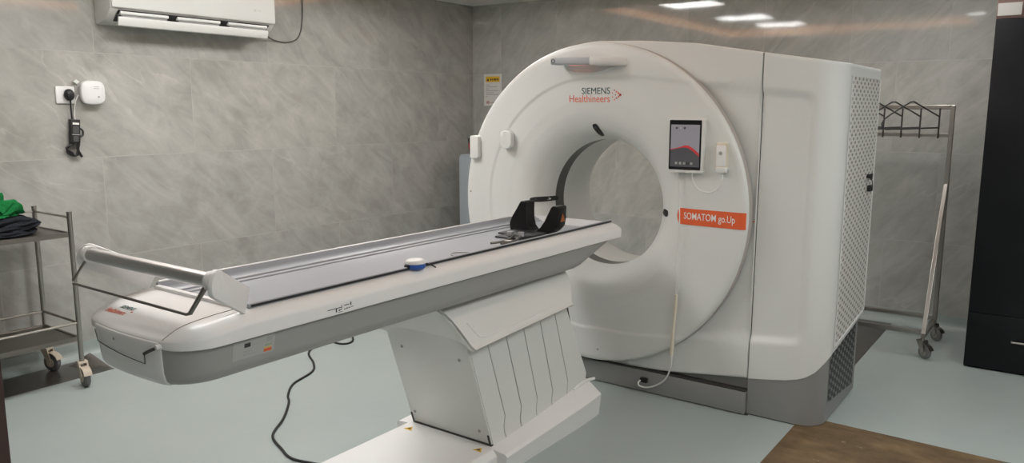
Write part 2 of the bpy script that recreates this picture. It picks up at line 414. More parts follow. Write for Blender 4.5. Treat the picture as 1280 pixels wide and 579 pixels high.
# ------------------------------------------------------------------ CT scanner gantry
GX, GZ, GR, GY = -2.085, .993, .856, 3.592
HY = 3.665                                     # front of the housing
ct = thing('ct_scanner', (-2.0, 4.0, 0), 'white ring-shaped CT scanner with round bore and orange model label', 'scanner')
PROF = [(.350, 3.79), (.352, 3.77), (.36, 3.73), (.38, 3.692), (.41, 3.658), (.45, 3.63), (.50, 3.611), (.56, 3.6), (.62, 3.596), (.70, 3.594),
        (.80, 3.592), (.83, 3.593), (.846, 3.597), (.853, 3.604), (.856, 3.614)]
def recess(x, z):
    r = math.hypot(x - GX, z - GZ)
    top = 1.668 - .118 * max(0., x + 1.85); bot = .322 + .105 * max(0., x + 1.85)
    k = .05
    def smin(a, b):
        hh = max(0., k - abs(a - b)) / k; return min(a, b) - hh * hh * k / 4
    if x < GX: m = .676 - r
    else: m = smin(smin(top - z, z - bot), -.975 - x)
    return m
def disc_y(x, z):
    r = math.hypot(x - GX, z - GZ)
    y = lerp_tab(PROF, r)
    if r > .5: y += .0065 * sstep(-.007, .007, recess(x, z))
    else: y += .0065
    return y
bm = B(); N = 288
rads = [.350, .351, .353, .356, .36, .365, .37, .38, .39, .40, .41, .425, .44, .46, .48, .50] + [.50 + .006 * i for i in range(1, 56)] + [.836, .842, .847, .851, .854, .856]
rows = []
for r in rads:
    row = []
    for j in range(N):
        a = 2 * PI * j / N; x = GX + r * math.cos(a); z = GZ + r * math.sin(a)
        row.append((x, disc_y(x, z), z))
    rows.append(row)
rows.append([(GX + .856 * math.cos(2 * PI * j / N), HY + .004, GZ + .856 * math.sin(2 * PI * j / N)) for j in range(N)])
rowgrid(bm, rows, True)
obj('front_disc', bm, W_GANTRY, ct, smooth=60)
obj('rim_band', lathe_y(B(), [(.8562, 3.622), (.8572, 3.624), (.8572, HY + .002)], GX, GZ, 192), M_('taupe_seal', (.43, .40, .37), .5), ct)
obj('scan_ring', lathe_y(B(), [(.352, 3.785), (.352, 3.89)], GX, GZ, 128), DARK_RING, ct)
obj('bore_liner', lathe_y(B(), [(.3525, 3.885), (.352, 3.895), (.352, 4.13), (.365, 4.2), (.40, 4.27), (.45, 4.32), (.47, 4.333), (.48, 4.333), (.48, 4.34)], GX, GZ, 128), W_GANTRY, ct, smooth=60)
# centre housing: rings from the disc out to the outline
TOP = [(-2.1, 1.862), (-1.85, 1.852), (-1.55, 1.826), (-1.219, 1.769), (-1.047, 1.741), (-.908, 1.719), (-.85, 1.711)]
def bottom_c(x): return lerp_tab([(-3, .12), (-1.857, .122), (-1.68, .129), (-1.545, .144), (-1.229, .186)], x)
XS = -1.2127
out = []
for i in range(41): out.append((XS, .187 + (1.768 - .187) * i / 40))
for i in range(1, 31):
    x = XS + (-2.085 - XS) * i / 30; out.append((x, lerp_tab(TOP, x) if x > -2.08 else 1.862))
for i in range(1, 41):
    a = PI / 2 + (PI * .95 - PI / 2) * i / 40; out.append((GX + .84 * math.cos(a), GZ + .868 * math.sin(a)))
lx = GX - .835
for i in range(1, 21): out.append((lx, out[111][1] + (.12 - out[111][1]) * i / 20) if False else (lx + .0 * i, GZ + .12 - (GZ + .12 - .122) * i / 20))
for i in range(1, 40):
    x = lx + (XS - lx) * i / 40; out.append((x, bottom_c(x)))
def ringpt(p, t):
    dx, dz = p[0] - GX, p[1] - GZ; L_ = math.hypot(dx, dz); r0 = .47
    r = r0 + (L_ - r0) * t
    return GX + dx / L_ * r, GZ + dz / L_ * r
bm = B(); rows = []
rows.append([(*(lambda q: (q[0], 4.335, q[1]))(ringpt(p, 0)),) for p in out])
rows.append([(*(lambda q: (q[0], HY + .02, q[1]))(ringpt(p, 0)),) for p in out])
NT = 60
for k in range(1, NT + 1):
    t_ = k / NT; row = []
    for p in out:
        q = ringpt(p, t_ * (1 - .012 / math.hypot(p[0] - GX, p[1] - GZ)))
        row.append((q[0], HY + .018 * sstep(-.02, .022, recess(*q)), q[1]))
    rows.append(row)
for dx, dy in ((.0045, .004), (.0012, .010), (0., .018)):
    rows.append([(*(lambda q: (q[0], HY + dy, q[1]))(ringpt(p, 1 - dx / math.hypot(p[0] - GX, p[1] - GZ))),) for p in out])
rows.append([(p[0], 4.32, p[1]) for p in out])
rows.append([(*(lambda q: (q[0], 4.335, q[1]))(ringpt(p, .98)),) for p in out])
rows.append(rows[0])
rowgrid(bm, rows, True)
obj('centre_housing', bm, W_GANTRY, ct, smooth=50)
# right-hand side cover with rounded corner
XE, RC = -.85, .125
plan = [(-1.2083 + (XE - RC + 1.2083) * i / 26, HY, 0) for i in range(27)]
plan += [(XE - RC + RC * math.sin(a), HY + RC - RC * math.cos(a), 1) for a in [PI / 2 * i / 10 for i in range(1, 11)]]
plan += [(XE, HY + RC + (4.42 - HY - RC) * i / 10, 1) for i in range(1, 11)]
SBOT = [(0, .188), (.09, .201), (.18, .216), (.234, .231), (.273, .248), (.313, .274), (.352, .310), (.391, .338), (.43, .352), (.556, .364), (.682, .377), (.997, .412), (1.2, .43)]
s_ = [0.]
for p, q in zip(plan, plan[1:]): s_.append(s_[-1] + math.hypot(q[0] - p[0], q[1] - p[1]))
bm = B(); rows = []; NZ = 120
for k in range(NZ + 1):
    row = []
    for (x, y, f), s in zip(plan, s_):
        zb = lerp_tab(SBOT, s); zt = lerp_tab(TOP, min(x, XE)) - .004
        z = zb + (zt - zb) * k / NZ
        dx = dy = 0.
        if f == 0:
            dy = .018 * sstep(-.02, .022, recess(x, z))
        if k == NZ: dy += .0
        row.append((x, y + dy, z))
    rows.append(row)
def inset_row(d, dz):
    rr = []
    for (x, y, f), s in zip(plan, s_):
        zt = lerp_tab(TOP, min(x, XE)) - .004 + dz
        xx = min(x, XE - d); yy = max(y, HY + d)
        if x > XE - RC:
            cx, cy = XE - RC, HY + RC
            if y < cy:
                L_ = RC - d; vx, vy = x - cx, y - cy; n_ = math.hypot(vx, vy); xx, yy = cx + vx / n_ * L_, cy + vy / n_ * L_
        rr.append((xx, yy, zt))
    return rr
rows.append(inset_row(.003, .003)); rows.append(inset_row(.008, .004))
rows.append([(min(x, XE - .1), 4.40 if x > -1.0 else 4.32, lerp_tab(TOP, min(x, XE))) for (x, y, f) in plan])
rows.append([(min(x, XE - .02), 4.42 if x > -1.0 else 4.335, .5) for (x, y, f) in plan])
rowgrid(bm, rows)
obj('side_cover', bm, W_GANTRY, ct, smooth=50)
# dark gap between the two covers
obj('seam', box(B(), -1.2175, -1.2035, HY + .02, 4.3, .19, 1.755), SEAM, ct, smooth=0)
# perforated side panel
bm = B()
ys = [3.80 + (4.405 - 3.80) * i / 12 for i in range(13)]
def vb(y): return lerp_tab([(3.8, .385), (3.93, .398), (4.41, .445)], y)
rowgrid(bm, [[(XE - .004, y, vb(y)) for y in ys], [(XE + .003, y, vb(y) + .002) for y in ys]] + [[(XE + .003, y, vb(y) + (1.655 - vb(y)) * k / 4) for y in ys] for k in range(1, 5)] + [[(XE - .004, y, 1.658) for y in ys]])
vp = obj('perforated_panel', bm, VENT_W, ct, smooth=0)
bm = B(); tube(bm, [(XE + .004, 3.80, vb(3.8)), (XE + .004, 4.405, vb(4.4)), (XE + .004, 4.405, 1.657), (XE + .004, 3.80, 1.657)], .003, 6, closed=True)
obj('panel_rim', bm, W_GANTRY, vp)
# base
bm = B()
rowgrid(bm, [[(-3.0, HY + .03, .004), (-3.0, HY + .03, .21), (-1.2, HY + .03, .21), (-1.2, HY + .03, .004)], [(-3.0, 4.3, .004), (-3.0, 4.3, .21), (-1.2, 4.3, .21), (-1.2, 4.3, .004)]], True, True, True)
obj('base_plinth', bm, GREY_BASE, ct, smooth=0)
obj('base_front_cover', box(B(), -3.02, -1.2135, 3.642, HY + .03, .006, .118), GREY_BASE, ct, bevel=.003)
obj('cover_gap', box(B(), -3.0, -1.214, 3.65, HY + .03, .119, .1255), SEAM, ct, smooth=0)
XB, RB = -.862, .115
pl = [(-1.2105, 3.669, .22)] + [(XB - RB + RB * math.sin(a), 3.669 + RB - RB * math.cos(a), .035 + lerp_tab(SBOT, .234 + .196 * a / (PI / 2))) for a in [PI / 2 * i / 10 for i in range(11)]] + [(XB, 4.0, .40), (XB, 4.36, .43), (-1.2105, 4.36, .43)]
bm = B(); rowgrid(bm, [[(x, y, .006) for x, y, z in pl], [(x, y, z) for x, y, z in pl]], True, True, True)
obj('base_corner_cover', bm, GREY_BASE, ct, smooth=40)
obj('base_foot_gap', prism(B(), [(x - .008 if x > -1 else x, y + .006) for x, y, z in pl], 'z', 0, .0065), SEAM, ct, smooth=0)
obj('base_foot_gap', box(B(), -3.0, -1.2, 3.655, 4.3, 0, .0065), SEAM, ct, smooth=0)
bm = B(); rowgrid(bm, [[(XB + .002, 3.80, .10), (XB + .002, 4.31, .05)], [(XB + .002, 3.80, .34), (XB + .002, 4.31, .40)]])
rowgrid(bm, [[(XB - .002, 3.80, .10), (XB - .002, 4.31, .05)], [(XB - .002, 3.80, .34), (XB - .002, 4.31, .40)]])
obj('base_vent', bm, VENT_G, ct, smooth=0)
# light bar bulge on the disc
bm = B(); rows = []
for i in range(9):
    u = i / 8; x = -2.279 + .235 * u; z = 1.7545 - .006 * u
    rows.append([(x, y, z + h_) for y, h_ in ((3.57, -.019), (3.496, -.019), (3.49, -.014), (3.49, .014), (3.496, .019), (3.57, .019))])
rowgrid(bm, rows, True, True, True)
lb = obj('laser_bar', bm, M_('grey_bar', (.40, .42, .45), .4), ct, smooth=40, bevel=.003)
bm = B()
rowgrid(bm, [[(-2.262 + r_ * math.cos(2 * PI * j / 20), y, 1.754 + r_ * math.sin(2 * PI * j / 20)) for j in range(20)] for r_, y in ((.0115, 3.4905), (.0115, 3.4885), (.0085, 3.4885), (.0085, 3.4905))], True); obj('bar_ring', bm, INK, lb, smooth=0)
bm = B(); rows = []                                  # white fairing that carries the bar
for i in range(19):
    u = i / 18; x = -2.044 + .17 * u
    hh = .0205 * (1 - .15 * u); yy = 3.491 + .112 * u ** 2.2; z = 1.7485 - .008 * u
    rows.append([(x, 3.61, z - hh - .002), (x, yy + .006, z - hh), (x, yy, z - hh + .006), (x, yy, z + hh - .006), (x, yy + .006, z + hh), (x, 3.61, z + hh + .006)])
rowgrid(bm, rows, True, True, True)
obj('bar_fairing', bm, W_GANTRY, ct, smooth=50)
bm = B(); rows = []                                  # curved lip of the hollow under the bar
for i in range(33):
    u = i / 32; x = -2.226 + .282 * u
    zt_ = 1.728 - .010 * math.sin(PI * u); zl = 1.712 - .022 * math.sin(PI * min(1, u * 1.15)) ** .6 + .004 * u
    zl = min(zl, zt_ - .003); tk = .013 * math.sin(PI * u) ** .35
    rows.append([(x, disc_y(x, zt_) - .001, zl + (zt_ - zl) * .9), (x, disc_y(x, zl) - .004, zl + .006), (x, disc_y(x, zl) - .003 - tk, zl + .001), (x, disc_y(x, zl) - .003 - tk * .8, zl - .003), (x, disc_y(x, zl) + .002, zl - .011)])
rowgrid(bm, rows); obj('hollow_lip', bm, W_GANTRY, ct, smooth=60)
bm = B(); box(bm, -2.20, -1.99, 3.545, 3.575, 1.731, 1.735); obj('mood_light', bm, M_('pink_light', (.9, .5, .45), .5, emit=(1., .42, .33), estr=.45), ct, smooth=0)
# brand lettering
obj('lettering', text_front('SIEMENS', -2.152, -1.982, 1.583, 1.617, disc_y, 0), TEAL_T, ct, smooth=0)
obj('lettering', text_front('Healthineers', -2.229, -1.984, 1.541, 1.579, disc_y, 0), ORANGE_T, ct, smooth=0)
k = 0
for (dx, dz, r) in ((0, .024, .0035), (0, -.024, .0035), (.012, .016, .0045), (.012, -.016, .004), (.024, .008, .0055), (.024, -.008, .005), (.034, 0, .0065), (-.012, .010, .003), (-.012, -.010, .003), (.006, 0, .003)):
    x, z = -1.956 + dx, 1.578 + dz
    bm = B(); cyl(bm, (x, disc_y(x, z) - .0008, z), (0, 1, 0), r, .0016, 10); obj('logo_dot', bm, ORANGE_T if k % 3 else REDP, ct, smooth=0); k += 1
# orange model label
def strip(x0, x1, zf0, zf1, yo, n=24):
    rows = []
    for i in range(n + 1):
        x = x0 + (x1 - x0) * i / n; a, b_ = zf0(x), zf1(x)
        rows.append([(x, disc_y(x, a + (b_ - a) * j / 4) - yo, a + (b_ - a) * j / 4) for j in range(5)])
    return rows
ZL0 = lambda x: .9365 if x > -1.569 else .977 - .0405 * math.sqrt(max(.02, 1 - ((-1.569 - x) / .024) ** 2))
ZL1 = lambda x: 1.0175 if x > -1.569 else .977 + .0405 * math.sqrt(max(.02, 1 - ((-1.569 - x) / .024) ** 2))
bm = B(); rowgrid(bm, strip(-1.593, -1.2355, ZL0, ZL1, .0022, 90))
obj('model_label', bm, ORANGE, ct, smooth=60)
obj('model_label', box(B(), -1.2285, -1.2155, HY + .0105, HY + .0135, .968, .972), ORANGE, ct, smooth=0)
obj('lettering', text_front('SOMATOM go.Up', -1.553, -1.287, .953, .9985, lambda x, z: disc_y(x, z) - .0024, .003), WHITE_T, ct, smooth=0)
# intercom ovals around the bore
def pill(name, c, ax, ln, w, m):
    c = Vector(c); ax = Vector(ax).normalized(); nrm = Vector((0, -1, 0)); sd = ax.cross(nrm).normalized()
    bm = B(); rows = []
    for off, sc in ((-.006, 1.), (.004, 1.), (.0065, .9), (.0065, .6), (.0065, .3), (.0065, .01)):
        row = []
        for i in range(48):
            a = 2 * PI * i / 48; ca, sa = math.cos(a), math.sin(a)
            px = ln / 2 * sc * math.copysign(abs(ca) ** .8, ca); py = w / 2 * sc * math.copysign(abs(sa) ** .55, sa)
            q = c + ax * px + sd * py
            row.append((q.x, disc_y(q.x, q.z) - off, q.z))
        rows.append(row)
    rowgrid(bm, rows, True, True, True)
    o = obj(name, bm, m, ct, smooth=50)
    for kk in (-.22, .22):
        q = c + ax * ln * kk
        bm = B(); cyl(bm, (q.x, disc_y(q.x, q.z) - .0066, q.z), (0, 1, 0), w * .17, .003, 12); obj('button', bm, M_('dark_button', (.06, .058, .055), .5), o)
    return o
pill('intercom_panel', (-2.090, 3.643, 1.394), (.26, 0, -.95), .068, .036, BLACK)
pill('intercom_panel', (-1.682, 3.655, .978), (1, 0, -.1), .046, .036, BLACK)
pill('intercom_panel', (-2.466, 3.655, .992), (1, 0, .03), .098, .03, BLACK)
# white holders on the left of the disc
for (x0, x1, z0, z1, rr) in ((-2.888, -2.825, 1.218, 1.352, .014), (-2.665, -2.588, 1.283, 1.385, .03)):
    bm = B(); prism(bm, rrect2(x0, x1, z0, z1, rr), 'y', 3.562, 3.60); obj('holder', bm, W_GANTRY, ct, bevel=.006, bseg=3)
# small screw caps
for (x, z) in ((-2.905, 1.02), (-2.02, .205)):
    bm = B(); cyl(bm, (x, disc_y(x, z) - .0005, z), (0, 1, 0), .006, .002, 12); obj('screw_cap', bm, GREY_UNDER, ct)

# key in the side panel lock
t = thing('key_bunch', (XE + .02, 4.25, 1.12), 'small black keys hanging in the lock of the perforated panel', 'keys')
bm = B(); cyl(bm, (XE + .012, 4.25, 1.170), (1, 0, 0), .011, .02, 16); obj('lock_key', bm, BLACK, t)
obj('key_head', box(B(), XE + .021, XE + .027, 4.228, 4.275, 1.153, 1.185), BLACK, t, bevel=.004)
bm = B(); tube(bm, [(XE + .026, 4.25, 1.158), (XE + .03, 4.262, 1.135), (XE + .026, 4.27, 1.118)], .003, 6, smooth=4); obj('ring', bm, STEEL_D, t)
obj('key_fob', box(B(), XE + .008, XE + .028, 4.245, 4.295, 1.092, 1.124), BLACK, t, bevel=.004)

# tablet on the disc
t = thing('tablet', (-1.545, 3.57, 1.2), 'tablet in a white frame showing a red curve, mounted beside the bore', 'tablet')
TYF = 3.572
bm = B(); prism(bm, rrect2(-1.636, -1.448, 1.196, 1.462, .012), 'y', TYF, 3.599); obj('frame', bm, W_GANTRY, t, bevel=.004)
bm = B(); prism(bm, rrect2(-1.627, -1.462, 1.212, 1.453, .004), 'y', TYF - .002, TYF + .003); obj('bezel', bm, BLACK_G, t)
sx0, sx1, sz0, sz1 = -1.619, -1.470, 1.226, 1.431
sc = obj('screen', box(B(), sx0, sx1, TYF - .0028, TYF - .001, sz0, sz1), SCREEN, t, smooth=0)
crv = [(0, .40), (.25, .44), (.5, .50), (.62, .50), (.8, .43), (1., .31)]
def sp(u, v, d=.0034): return (sx0 + (sx1 - sx0) * u, TYF - d, sz0 + (sz1 - sz0) * v)
bm = B(); rowgrid(bm, [[sp(u, 0) for u, v in crv], [sp(u, v) for u, v in crv]]); obj('picture', bm, SCREEN_D, sc, smooth=0)
bm = B(); rowgrid(bm, [[sp(u, v - (.004 if u < .3 else .06 * min(1, (u - .2) * 2)), .0038) for u, v in crv], [sp(u, v + .012, .0038) for u, v in crv]]); obj('picture', bm, SCREEN_R, sc, smooth=0)
for u, mm in ((.2, INK), (.34, GREYINK), (.48, INK)):
    bm = B(); cyl(bm, Vector(sp(u, .92, .0033)), (0, 1, 0), .0055, .001, 14); obj('icon', bm, mm, sc, smooth=0)
for u in (.22, .36, .5, .62, .75):
    q = sp(u, .085, .0042); obj('icon', box(B(), q[0] - .006, q[0] + .006, q[1] - .0005, q[1] + .0005, q[2] - .006, q[2] + .006), GREYINK if u != .62 else INK, sc, smooth=0)
# remote with cable
t = thing('remote_control', (-1.36, 3.57, 1.2), 'slim cream handset hung on the scanner right of the tablet', 'remote')
bm = B(); prism(bm, rrect2(-1.388, -1.334, 1.212, 1.350, .008), 'y', 3.572, 3.599); rb = obj('body', bm, CREAM, t, bevel=.004)
obj('front_plate', box(B(), -1.385, -1.337, 3.569, 3.574, 1.236, 1.334), W_TABLE, t, bevel=.003)
bm = B(); cyl(bm, (-1.362, 3.5685, 1.298), (0, 1, 0), .009, .003, 16); obj('button', bm, GREYINK, t)
bm = B(); prism(bm, rrect2(-1.383, -1.33, 1.204, 1.232, .01), 'y', 3.564, 3.599); obj('cradle', bm, W_GANTRY, t, bevel=.003)
bm = B(); tube(bm, [(-1.502, 3.57, 1.20), (-1.500, 3.575, 1.165), (-1.470, 3.575, 1.122), (-1.414, 3.575, 1.107), (-1.370, 3.575, 1.130), (-1.350, 3.57, 1.175), (-1.350, 3.575, 1.206)], .0032, 8, smooth=6)
prop(obj('cable', bm, W_COOL), 'short white cable looping from tablet to cream handset', 'cable')
# hanging pendant cable down to the base socket
t = thing('pendant_cable', (-1.57, 3.56, .03), 'white cable with cream sleeve hanging from tablet to grey base', 'cable')
bm = B(); tube(bm, [(-1.588, 3.585, 1.20), (-1.581, 3.588, 1.14), (-1.5675, 3.588, .977), (-1.570, 3.585, .80), (-1.570, 3.58, .70), (-1.566, 3.574, .575)], .002, 6, smooth=5)
tube(bm, [(-1.582, 3.585, 1.20), (-1.573, 3.588, 1.1), (-1.566, 3.5875, .977), (-1.556, 3.585, .80), (-1.551, 3.58, .66), (-1.562, 3.574, .572)], .002, 6, smooth=5); obj('upper_cable', bm, W_COOL, t)
bm = B(); tube(bm, [(-1.563, 3.574, .580), (-1.566, 3.573, .50), (-1.572, 3.571, .40), (-1.574, 3.570, .33)], .0085, 8, smooth=4); tube(bm, [(-1.574, 3.570, .335), (-1.578, 3.57, .262)], .010, 8); obj('sleeve', bm, CREAM, t)
bm = B(); tube(bm, [(-1.576, 3.57, .265), (-1.580, 3.575, .20), (-1.618, 3.59, .115), (-1.70, 3.60, .055), (-1.765, 3.605, .045), (-1.778, 3.61, .063), (-1.762, 3.63, .078)], .0042, 8, smooth=6); obj('lower_cable', bm, W_COOL, t)
obj('connector', box(B(), -1.775, -1.735, 3.618, 3.641, .062, .086), BLACK, t, bevel=.003)

# ------------------------------------------------------------------ patient table
TX = -2.10
tb = thing('patient_table', (TX, 2.3, 0), 'long white scanner couch with grey sliding tray on a pleated pedestal', 'table')
def plan_loop(hw, yf, yb, rf, rb, bulge=.035):
    pts = []
    ns = 24
    for i in range(13):                                # front edge left->right
        u = -1 + 2 * i / 12; x = u * (hw - rf); pts.append((x, yf))
    for i in range(1, 7):
        a = PI / 2 * i / 6; pts.append((hw - rf + rf * math.sin(a), yf + rf - rf * math.cos(a)))
    for i in range(1, ns + 1): pts.append((hw, yf + rf + (yb - rb - yf - rf) * i / ns))
    for i in range(1, 5):
        a = PI / 2 * i / 4; pts.append((hw - rb + rb * math.cos(a), yb - rb + rb * math.sin(a)))
    pts.append((-(hw - rb), yb))
    for i in range(1, 5):
        a = PI / 2 * i / 4; pts.append((-(hw - rb) - rb * math.sin(a), yb - rb + rb * math.cos(a)))
    for i in range(1, ns + 1): pts.append((-hw, yb - rb + (yf + rf - yb + rb) * i / ns))
    for i in range(1, 6):
        a = PI / 2 * i / 6; pts.append((-hw + rf - rf * math.cos(a), yf + rf - rf * math.sin(a)))
    res = []
    for x, y in pts:
        if y < yf + .16:
            w = max(0, 1 - (y - yf) / .16)
            y -= bulge * (1 - (x / .3) ** 2) * w
        res.append((x, y))
    return res
def drop(y): return .030 * max(0., min(1., (1.30 - y) / .24)) ** 1.4
def body_rows(levels):
    rows = []
    for (z, hw, yf, yb, rf, rb) in levels:
        rows.append([(TX + x, y, z - drop(y) * max(0, min(1.1, (z - .868) / .06))) for x, y in plan_loop(hw, yf, yb, rf, rb, .03)])
    return rows
bm = B()
rowgrid(bm, body_rows([(.755, .12, 1.24, 3.0, .06, .02), (.7555, .205, 1.128, 3.08, .07, .02), (.760, .228, 1.108, 3.10, .085, .02), (.772, .242, 1.098, 3.13, .09, .02), (.795, .248, 1.093, 3.19, .09, .02), (.868, .262, 1.088, 3.40, .09, .02)]), True, True, True)
obj('lower_housing', bm, GREY_UNDER, tb, smooth=50)
bm = B()
fr = body_rows([(.866, .25, 1.11, 3.43, .085, .02), (.866, .277, 1.0865, 3.462, .09, .012), (.868, .280, 1.084, 3.466, .09, .015), (.903, .281, 1.083, 3.467, .09, .016), (.911, .279, 1.085, 3.465, .09, .018), (.920, .272, 1.092, 3.456, .088, .016),
    (.930, .262, 1.104, 3.444, .085, .014), (.937, .252, 1.118, 3.43, .08, .012), (.9405, .243, 1.135, 3.427, .07, .01), (.9415, .236, 1.155, 3.425, .06, .01), (.9415, .236, 1.18, 3.425, .05, .01), (.9415, .236, 1.21, 3.425, .035, .01), (.9415, .236, 1.24, 3.425, .02, .01), (.9415, .236, 1.27, 3.425, .012, .01)])
fr.append([(TX + x, y, .9415) for x, y in plan_loop(.236, 1.29, 3.425, .01, .01, 0)])
fr.append([(TX + x, y, .889) for x, y in plan_loop(.235, 1.291, 3.424, .01, .01, 0)])
rowgrid(bm, fr, True, False, True)
obj('top_frame', bm, W_TABLE, tb, smooth=40)
from mathutils.bvhtree import BVHTree
_tf = tb.children[-1].data
_bv = BVHTree.FromPolygons([tb.location + v.co for v in _tf.vertices], [list(p.vertices) for p in _tf.polygons])
def nose_z(x, y):
    h_ = _bv.ray_cast(Vector((x, y, 1.2)), Vector((0, 0, -1)))
    return h_[0].z if h_[0] is not None else .93
# white end cap in the middle of the blunt foot end
def cap_y(x): return 1.0795 - .03 * (1 - (x / .3) ** 2)
def cap_row(hw, dy, z):
    xs_ = [-hw + 2 * hw * i / 24 for i in range(25)]
    return [(TX + x, cap_y(x) + dy + (.004 if i in (0, 24) else 0), z) for i, x in enumerate(xs_)] + [(TX + hw, 1.16, z), (TX - hw, 1.16, z)]
bm = B(); rowgrid(bm, [cap_row(.155, .05, .7545), cap_row(.160, .03, .7555), cap_row(.164, .017, .762), cap_row(.166, .010, .775), cap_row(.166, .006, .80), cap_row(.170, .001, .862), cap_row(.1745, 0, .882), cap_row(.176, .003, .885)], True, True, True)
obj('end_cap', bm, W_TABLE, tb, smooth=50)
# seams on the end cap
def seam(pts, r=.0016, m=SEAM_SOFT):
    bm = B(); tube(bm, pts, r, 6); obj('seam_line', bm, m, tb)
def on_top(x, y, d=.0003): return (TX + x, y, nose_z(TX + x, y) + d)
seam([on_top(x, y) for x, y in ((.178, 1.0665), (.180, 1.075), (.182, 1.09), (.184, 1.11), (.186, 1.135), (.190, 1.17), (.196, 1.21), (.205, 1.25), (.212, 1.285))])
def on_cap(x, z, d=.001): return (TX + x, cap_y(x) - d, z)
seam([on_cap(-.165, .868), on_cap(-.150, .836), on_cap(-.10, .831), on_cap(-.05, .828), on_cap(0, .824), on_cap(.04, .822), on_cap(.075, .820), on_cap(.11, .818), on_cap(.11, .846)], .0014, SEAM)
bm = B(); tube(bm, [on_cap(.108, .846), on_cap(.14, .861), on_cap(.172, .874)], .0045, 8); obj('release_lever', bm, SEAM, tb)
bm = B(); tube2(bm, on_cap(.170, .874, .007), on_cap(.172, .875, -.006), .0075, .0075, 10); obj('lever_knob', bm, W_TABLE, tb)
bm = B(); tube2(bm, on_cap(-.045, .862, .001), on_cap(-.045, .862, -.01), .004, .004, 10); obj('screw', bm, SEAM_SOFT, tb)
for (s, x0, x1, y0, y1, m) in (('SIEMENS', TX - .150, TX - .080, 1.126, 1.142, TEAL_T), ('Healthineers', TX - .182, TX - .082, 1.098, 1.116, ORANGE_T)):
    bm = text_bm(s, x0, x1, y0, y1, .0006, 0)
    for v in bm.verts: v.co.z += nose_z(v.co.x, v.co.y) + .0006
    obj('lettering', bm, m, tb, smooth=0)
bm = B(); cyl(bm, (TX - .070, 1.120, nose_z(TX - .07, 1.12) + .0006), (0, 0, 1), .004, .0012, 8); obj('logo_dot', bm, ORANGE_T, tb)
# side markings and sticker
xs = TX + .2813
for (y0, y1, z0, z1) in ((1.545, 1.600, .892, .8955), (1.578, 1.582, .874, .892), (1.590, 1.594, .877, .884), (1.594, 1.602, .880, .884), (1.601, 1.603, .888, .906), (1.612, 1.632, .898, .902), (1.638, 1.642, .893, .910),
                         (1.612, 1.618, .878, .882), (1.621, 1.627, .879, .884), (1.630, 1.637, .880, .884), (1.640, 1.650, .882, .885), (1.588, 1.604, .870, .872)):
    obj('printed_mark', box(B(), xs - .002, xs, y0, y1, .878 + (z0 - .878) * .62, .878 + (z1 - .878) * .62), INK, tb, smooth=0)
def side_x(z): return TX + .248 + (z - .795) / .073 * .014
def side_patch(y0, y1, z0, z1, d0, d1):
    bm = B(); rowgrid(bm, [[(side_x(z) + d0, y0, z), (side_x(z) + d0, y1, z), (side_x(z) + d1, y1, z), (side_x(z) + d1, y0, z)] for z in (z0, z1)], True, True, True); return bm
st = obj('sticker', side_patch(1.225, 1.365, .803, .858, -.001, .0005), M_('clear_sticker', (.44, .435, .42), .3), tb, smooth=0)
for (y0, y1, z0, z1, m) in ((1.262, 1.282, .836, .849, INK), (1.262, 1.29, .823, .826, GREYINK), (1.262, 1.30, .813, .816, GREYINK), (1.292, 1.31, .839, .842, GREYINK), (1.329, 1.355, .807, .816, ORANGE), (1.329, 1.355, .818, .821, YELLOW), (1.332, 1.355, .826, .828, M_('green_print', (.15, .35, .1), .5)), (1.338, 1.354, .839, .852, GREYINK)):
    obj('printed_mark', side_patch(y0, y1, z0, z1, .0003, .0011), m, st, smooth=0)
# sliding tray (cradle)
prof = [(-.243, .936), (-.243, .950), (-.240, .954), (-.233, .954), (-.228, .950), (-.222, .942), (-.206, .930), (-.196, .9275), (-.194, .9245), (-.178, .9205), (-.176, .9175), (-.155, .9135), (-.12, .9105), (-.06, .909), (0, .9085)]
prof = prof + [(-x, z) for x, z in prof[::-1][1:]]
dz = .028
prof = [(x, z if abs(x) > .2 else z + .0) for x, z in prof]
low = [(x, .9335) for x, z in prof[::-1]]
bm = B()
Y0, Y1 = 1.2935, 3.41
def tray_pt(p, y): return (TX + p[0], y, max(p[1], .0) + .026 * (1 - min(1, abs(p[0]) / .243)) * 0 + (0))
rows = []
shell = [(x, z + .0) for x, z in prof]
und = [(x, min(z - .004, .93)) for x, z in prof[::-1]]
top = [(-.243, .944), (-.243, .950), (-.240, .954), (-.234, .9545), (-.229, .951), (-.224, .943), (-.212, .933), (-.197, .927), (-.193, .9275), (-.190, .9225), (-.180, .9195), (-.176, .9200), (-.173, .9155), (-.150, .911), (-.10, .908), (-.05, .907), (0, .9065)]
top = top + [(-x, z) for x, z in top[::-1][1:]]
for y in (Y0, Y0 + .004, 2.0, 2.7, Y1 - .004, Y1):
    rows.append([(TX + x, y, z) for x, z in top] + [(TX + .243, y, .9425), (TX + .234, y, .9425), (TX + .231, y, .8905), (TX - .231, y, .8905), (TX - .234, y, .9425), (TX - .243, y, .9425)])
rowgrid(bm, rows, True, True, True)
obj('sliding_tray', bm, GREY_TRAY, tb, smooth=30)
obj('edge_trim', box(B(), TX + .2415, TX + .2450, 1.30, 3.415, .945, .9515), BLACK, tb, smooth=0)
obj('edge_trim', box(B(), TX - .2465, TX - .2415, 1.30, 3.415, .943, .9525), W_TABLE, tb, smooth=0)
bm = B(); tube(bm, [(TX - .238, 1.30, .955), (TX - .238, 3.41, .955)], .004, 8); obj('rail_cap', bm, W_TABLE, tb)
bm = B(); box(bm, TX - .22, TX + .22, 1.272, 1.2925, .93, .951); obj('tray_end', bm, W_TABLE, tb, bevel=.004)
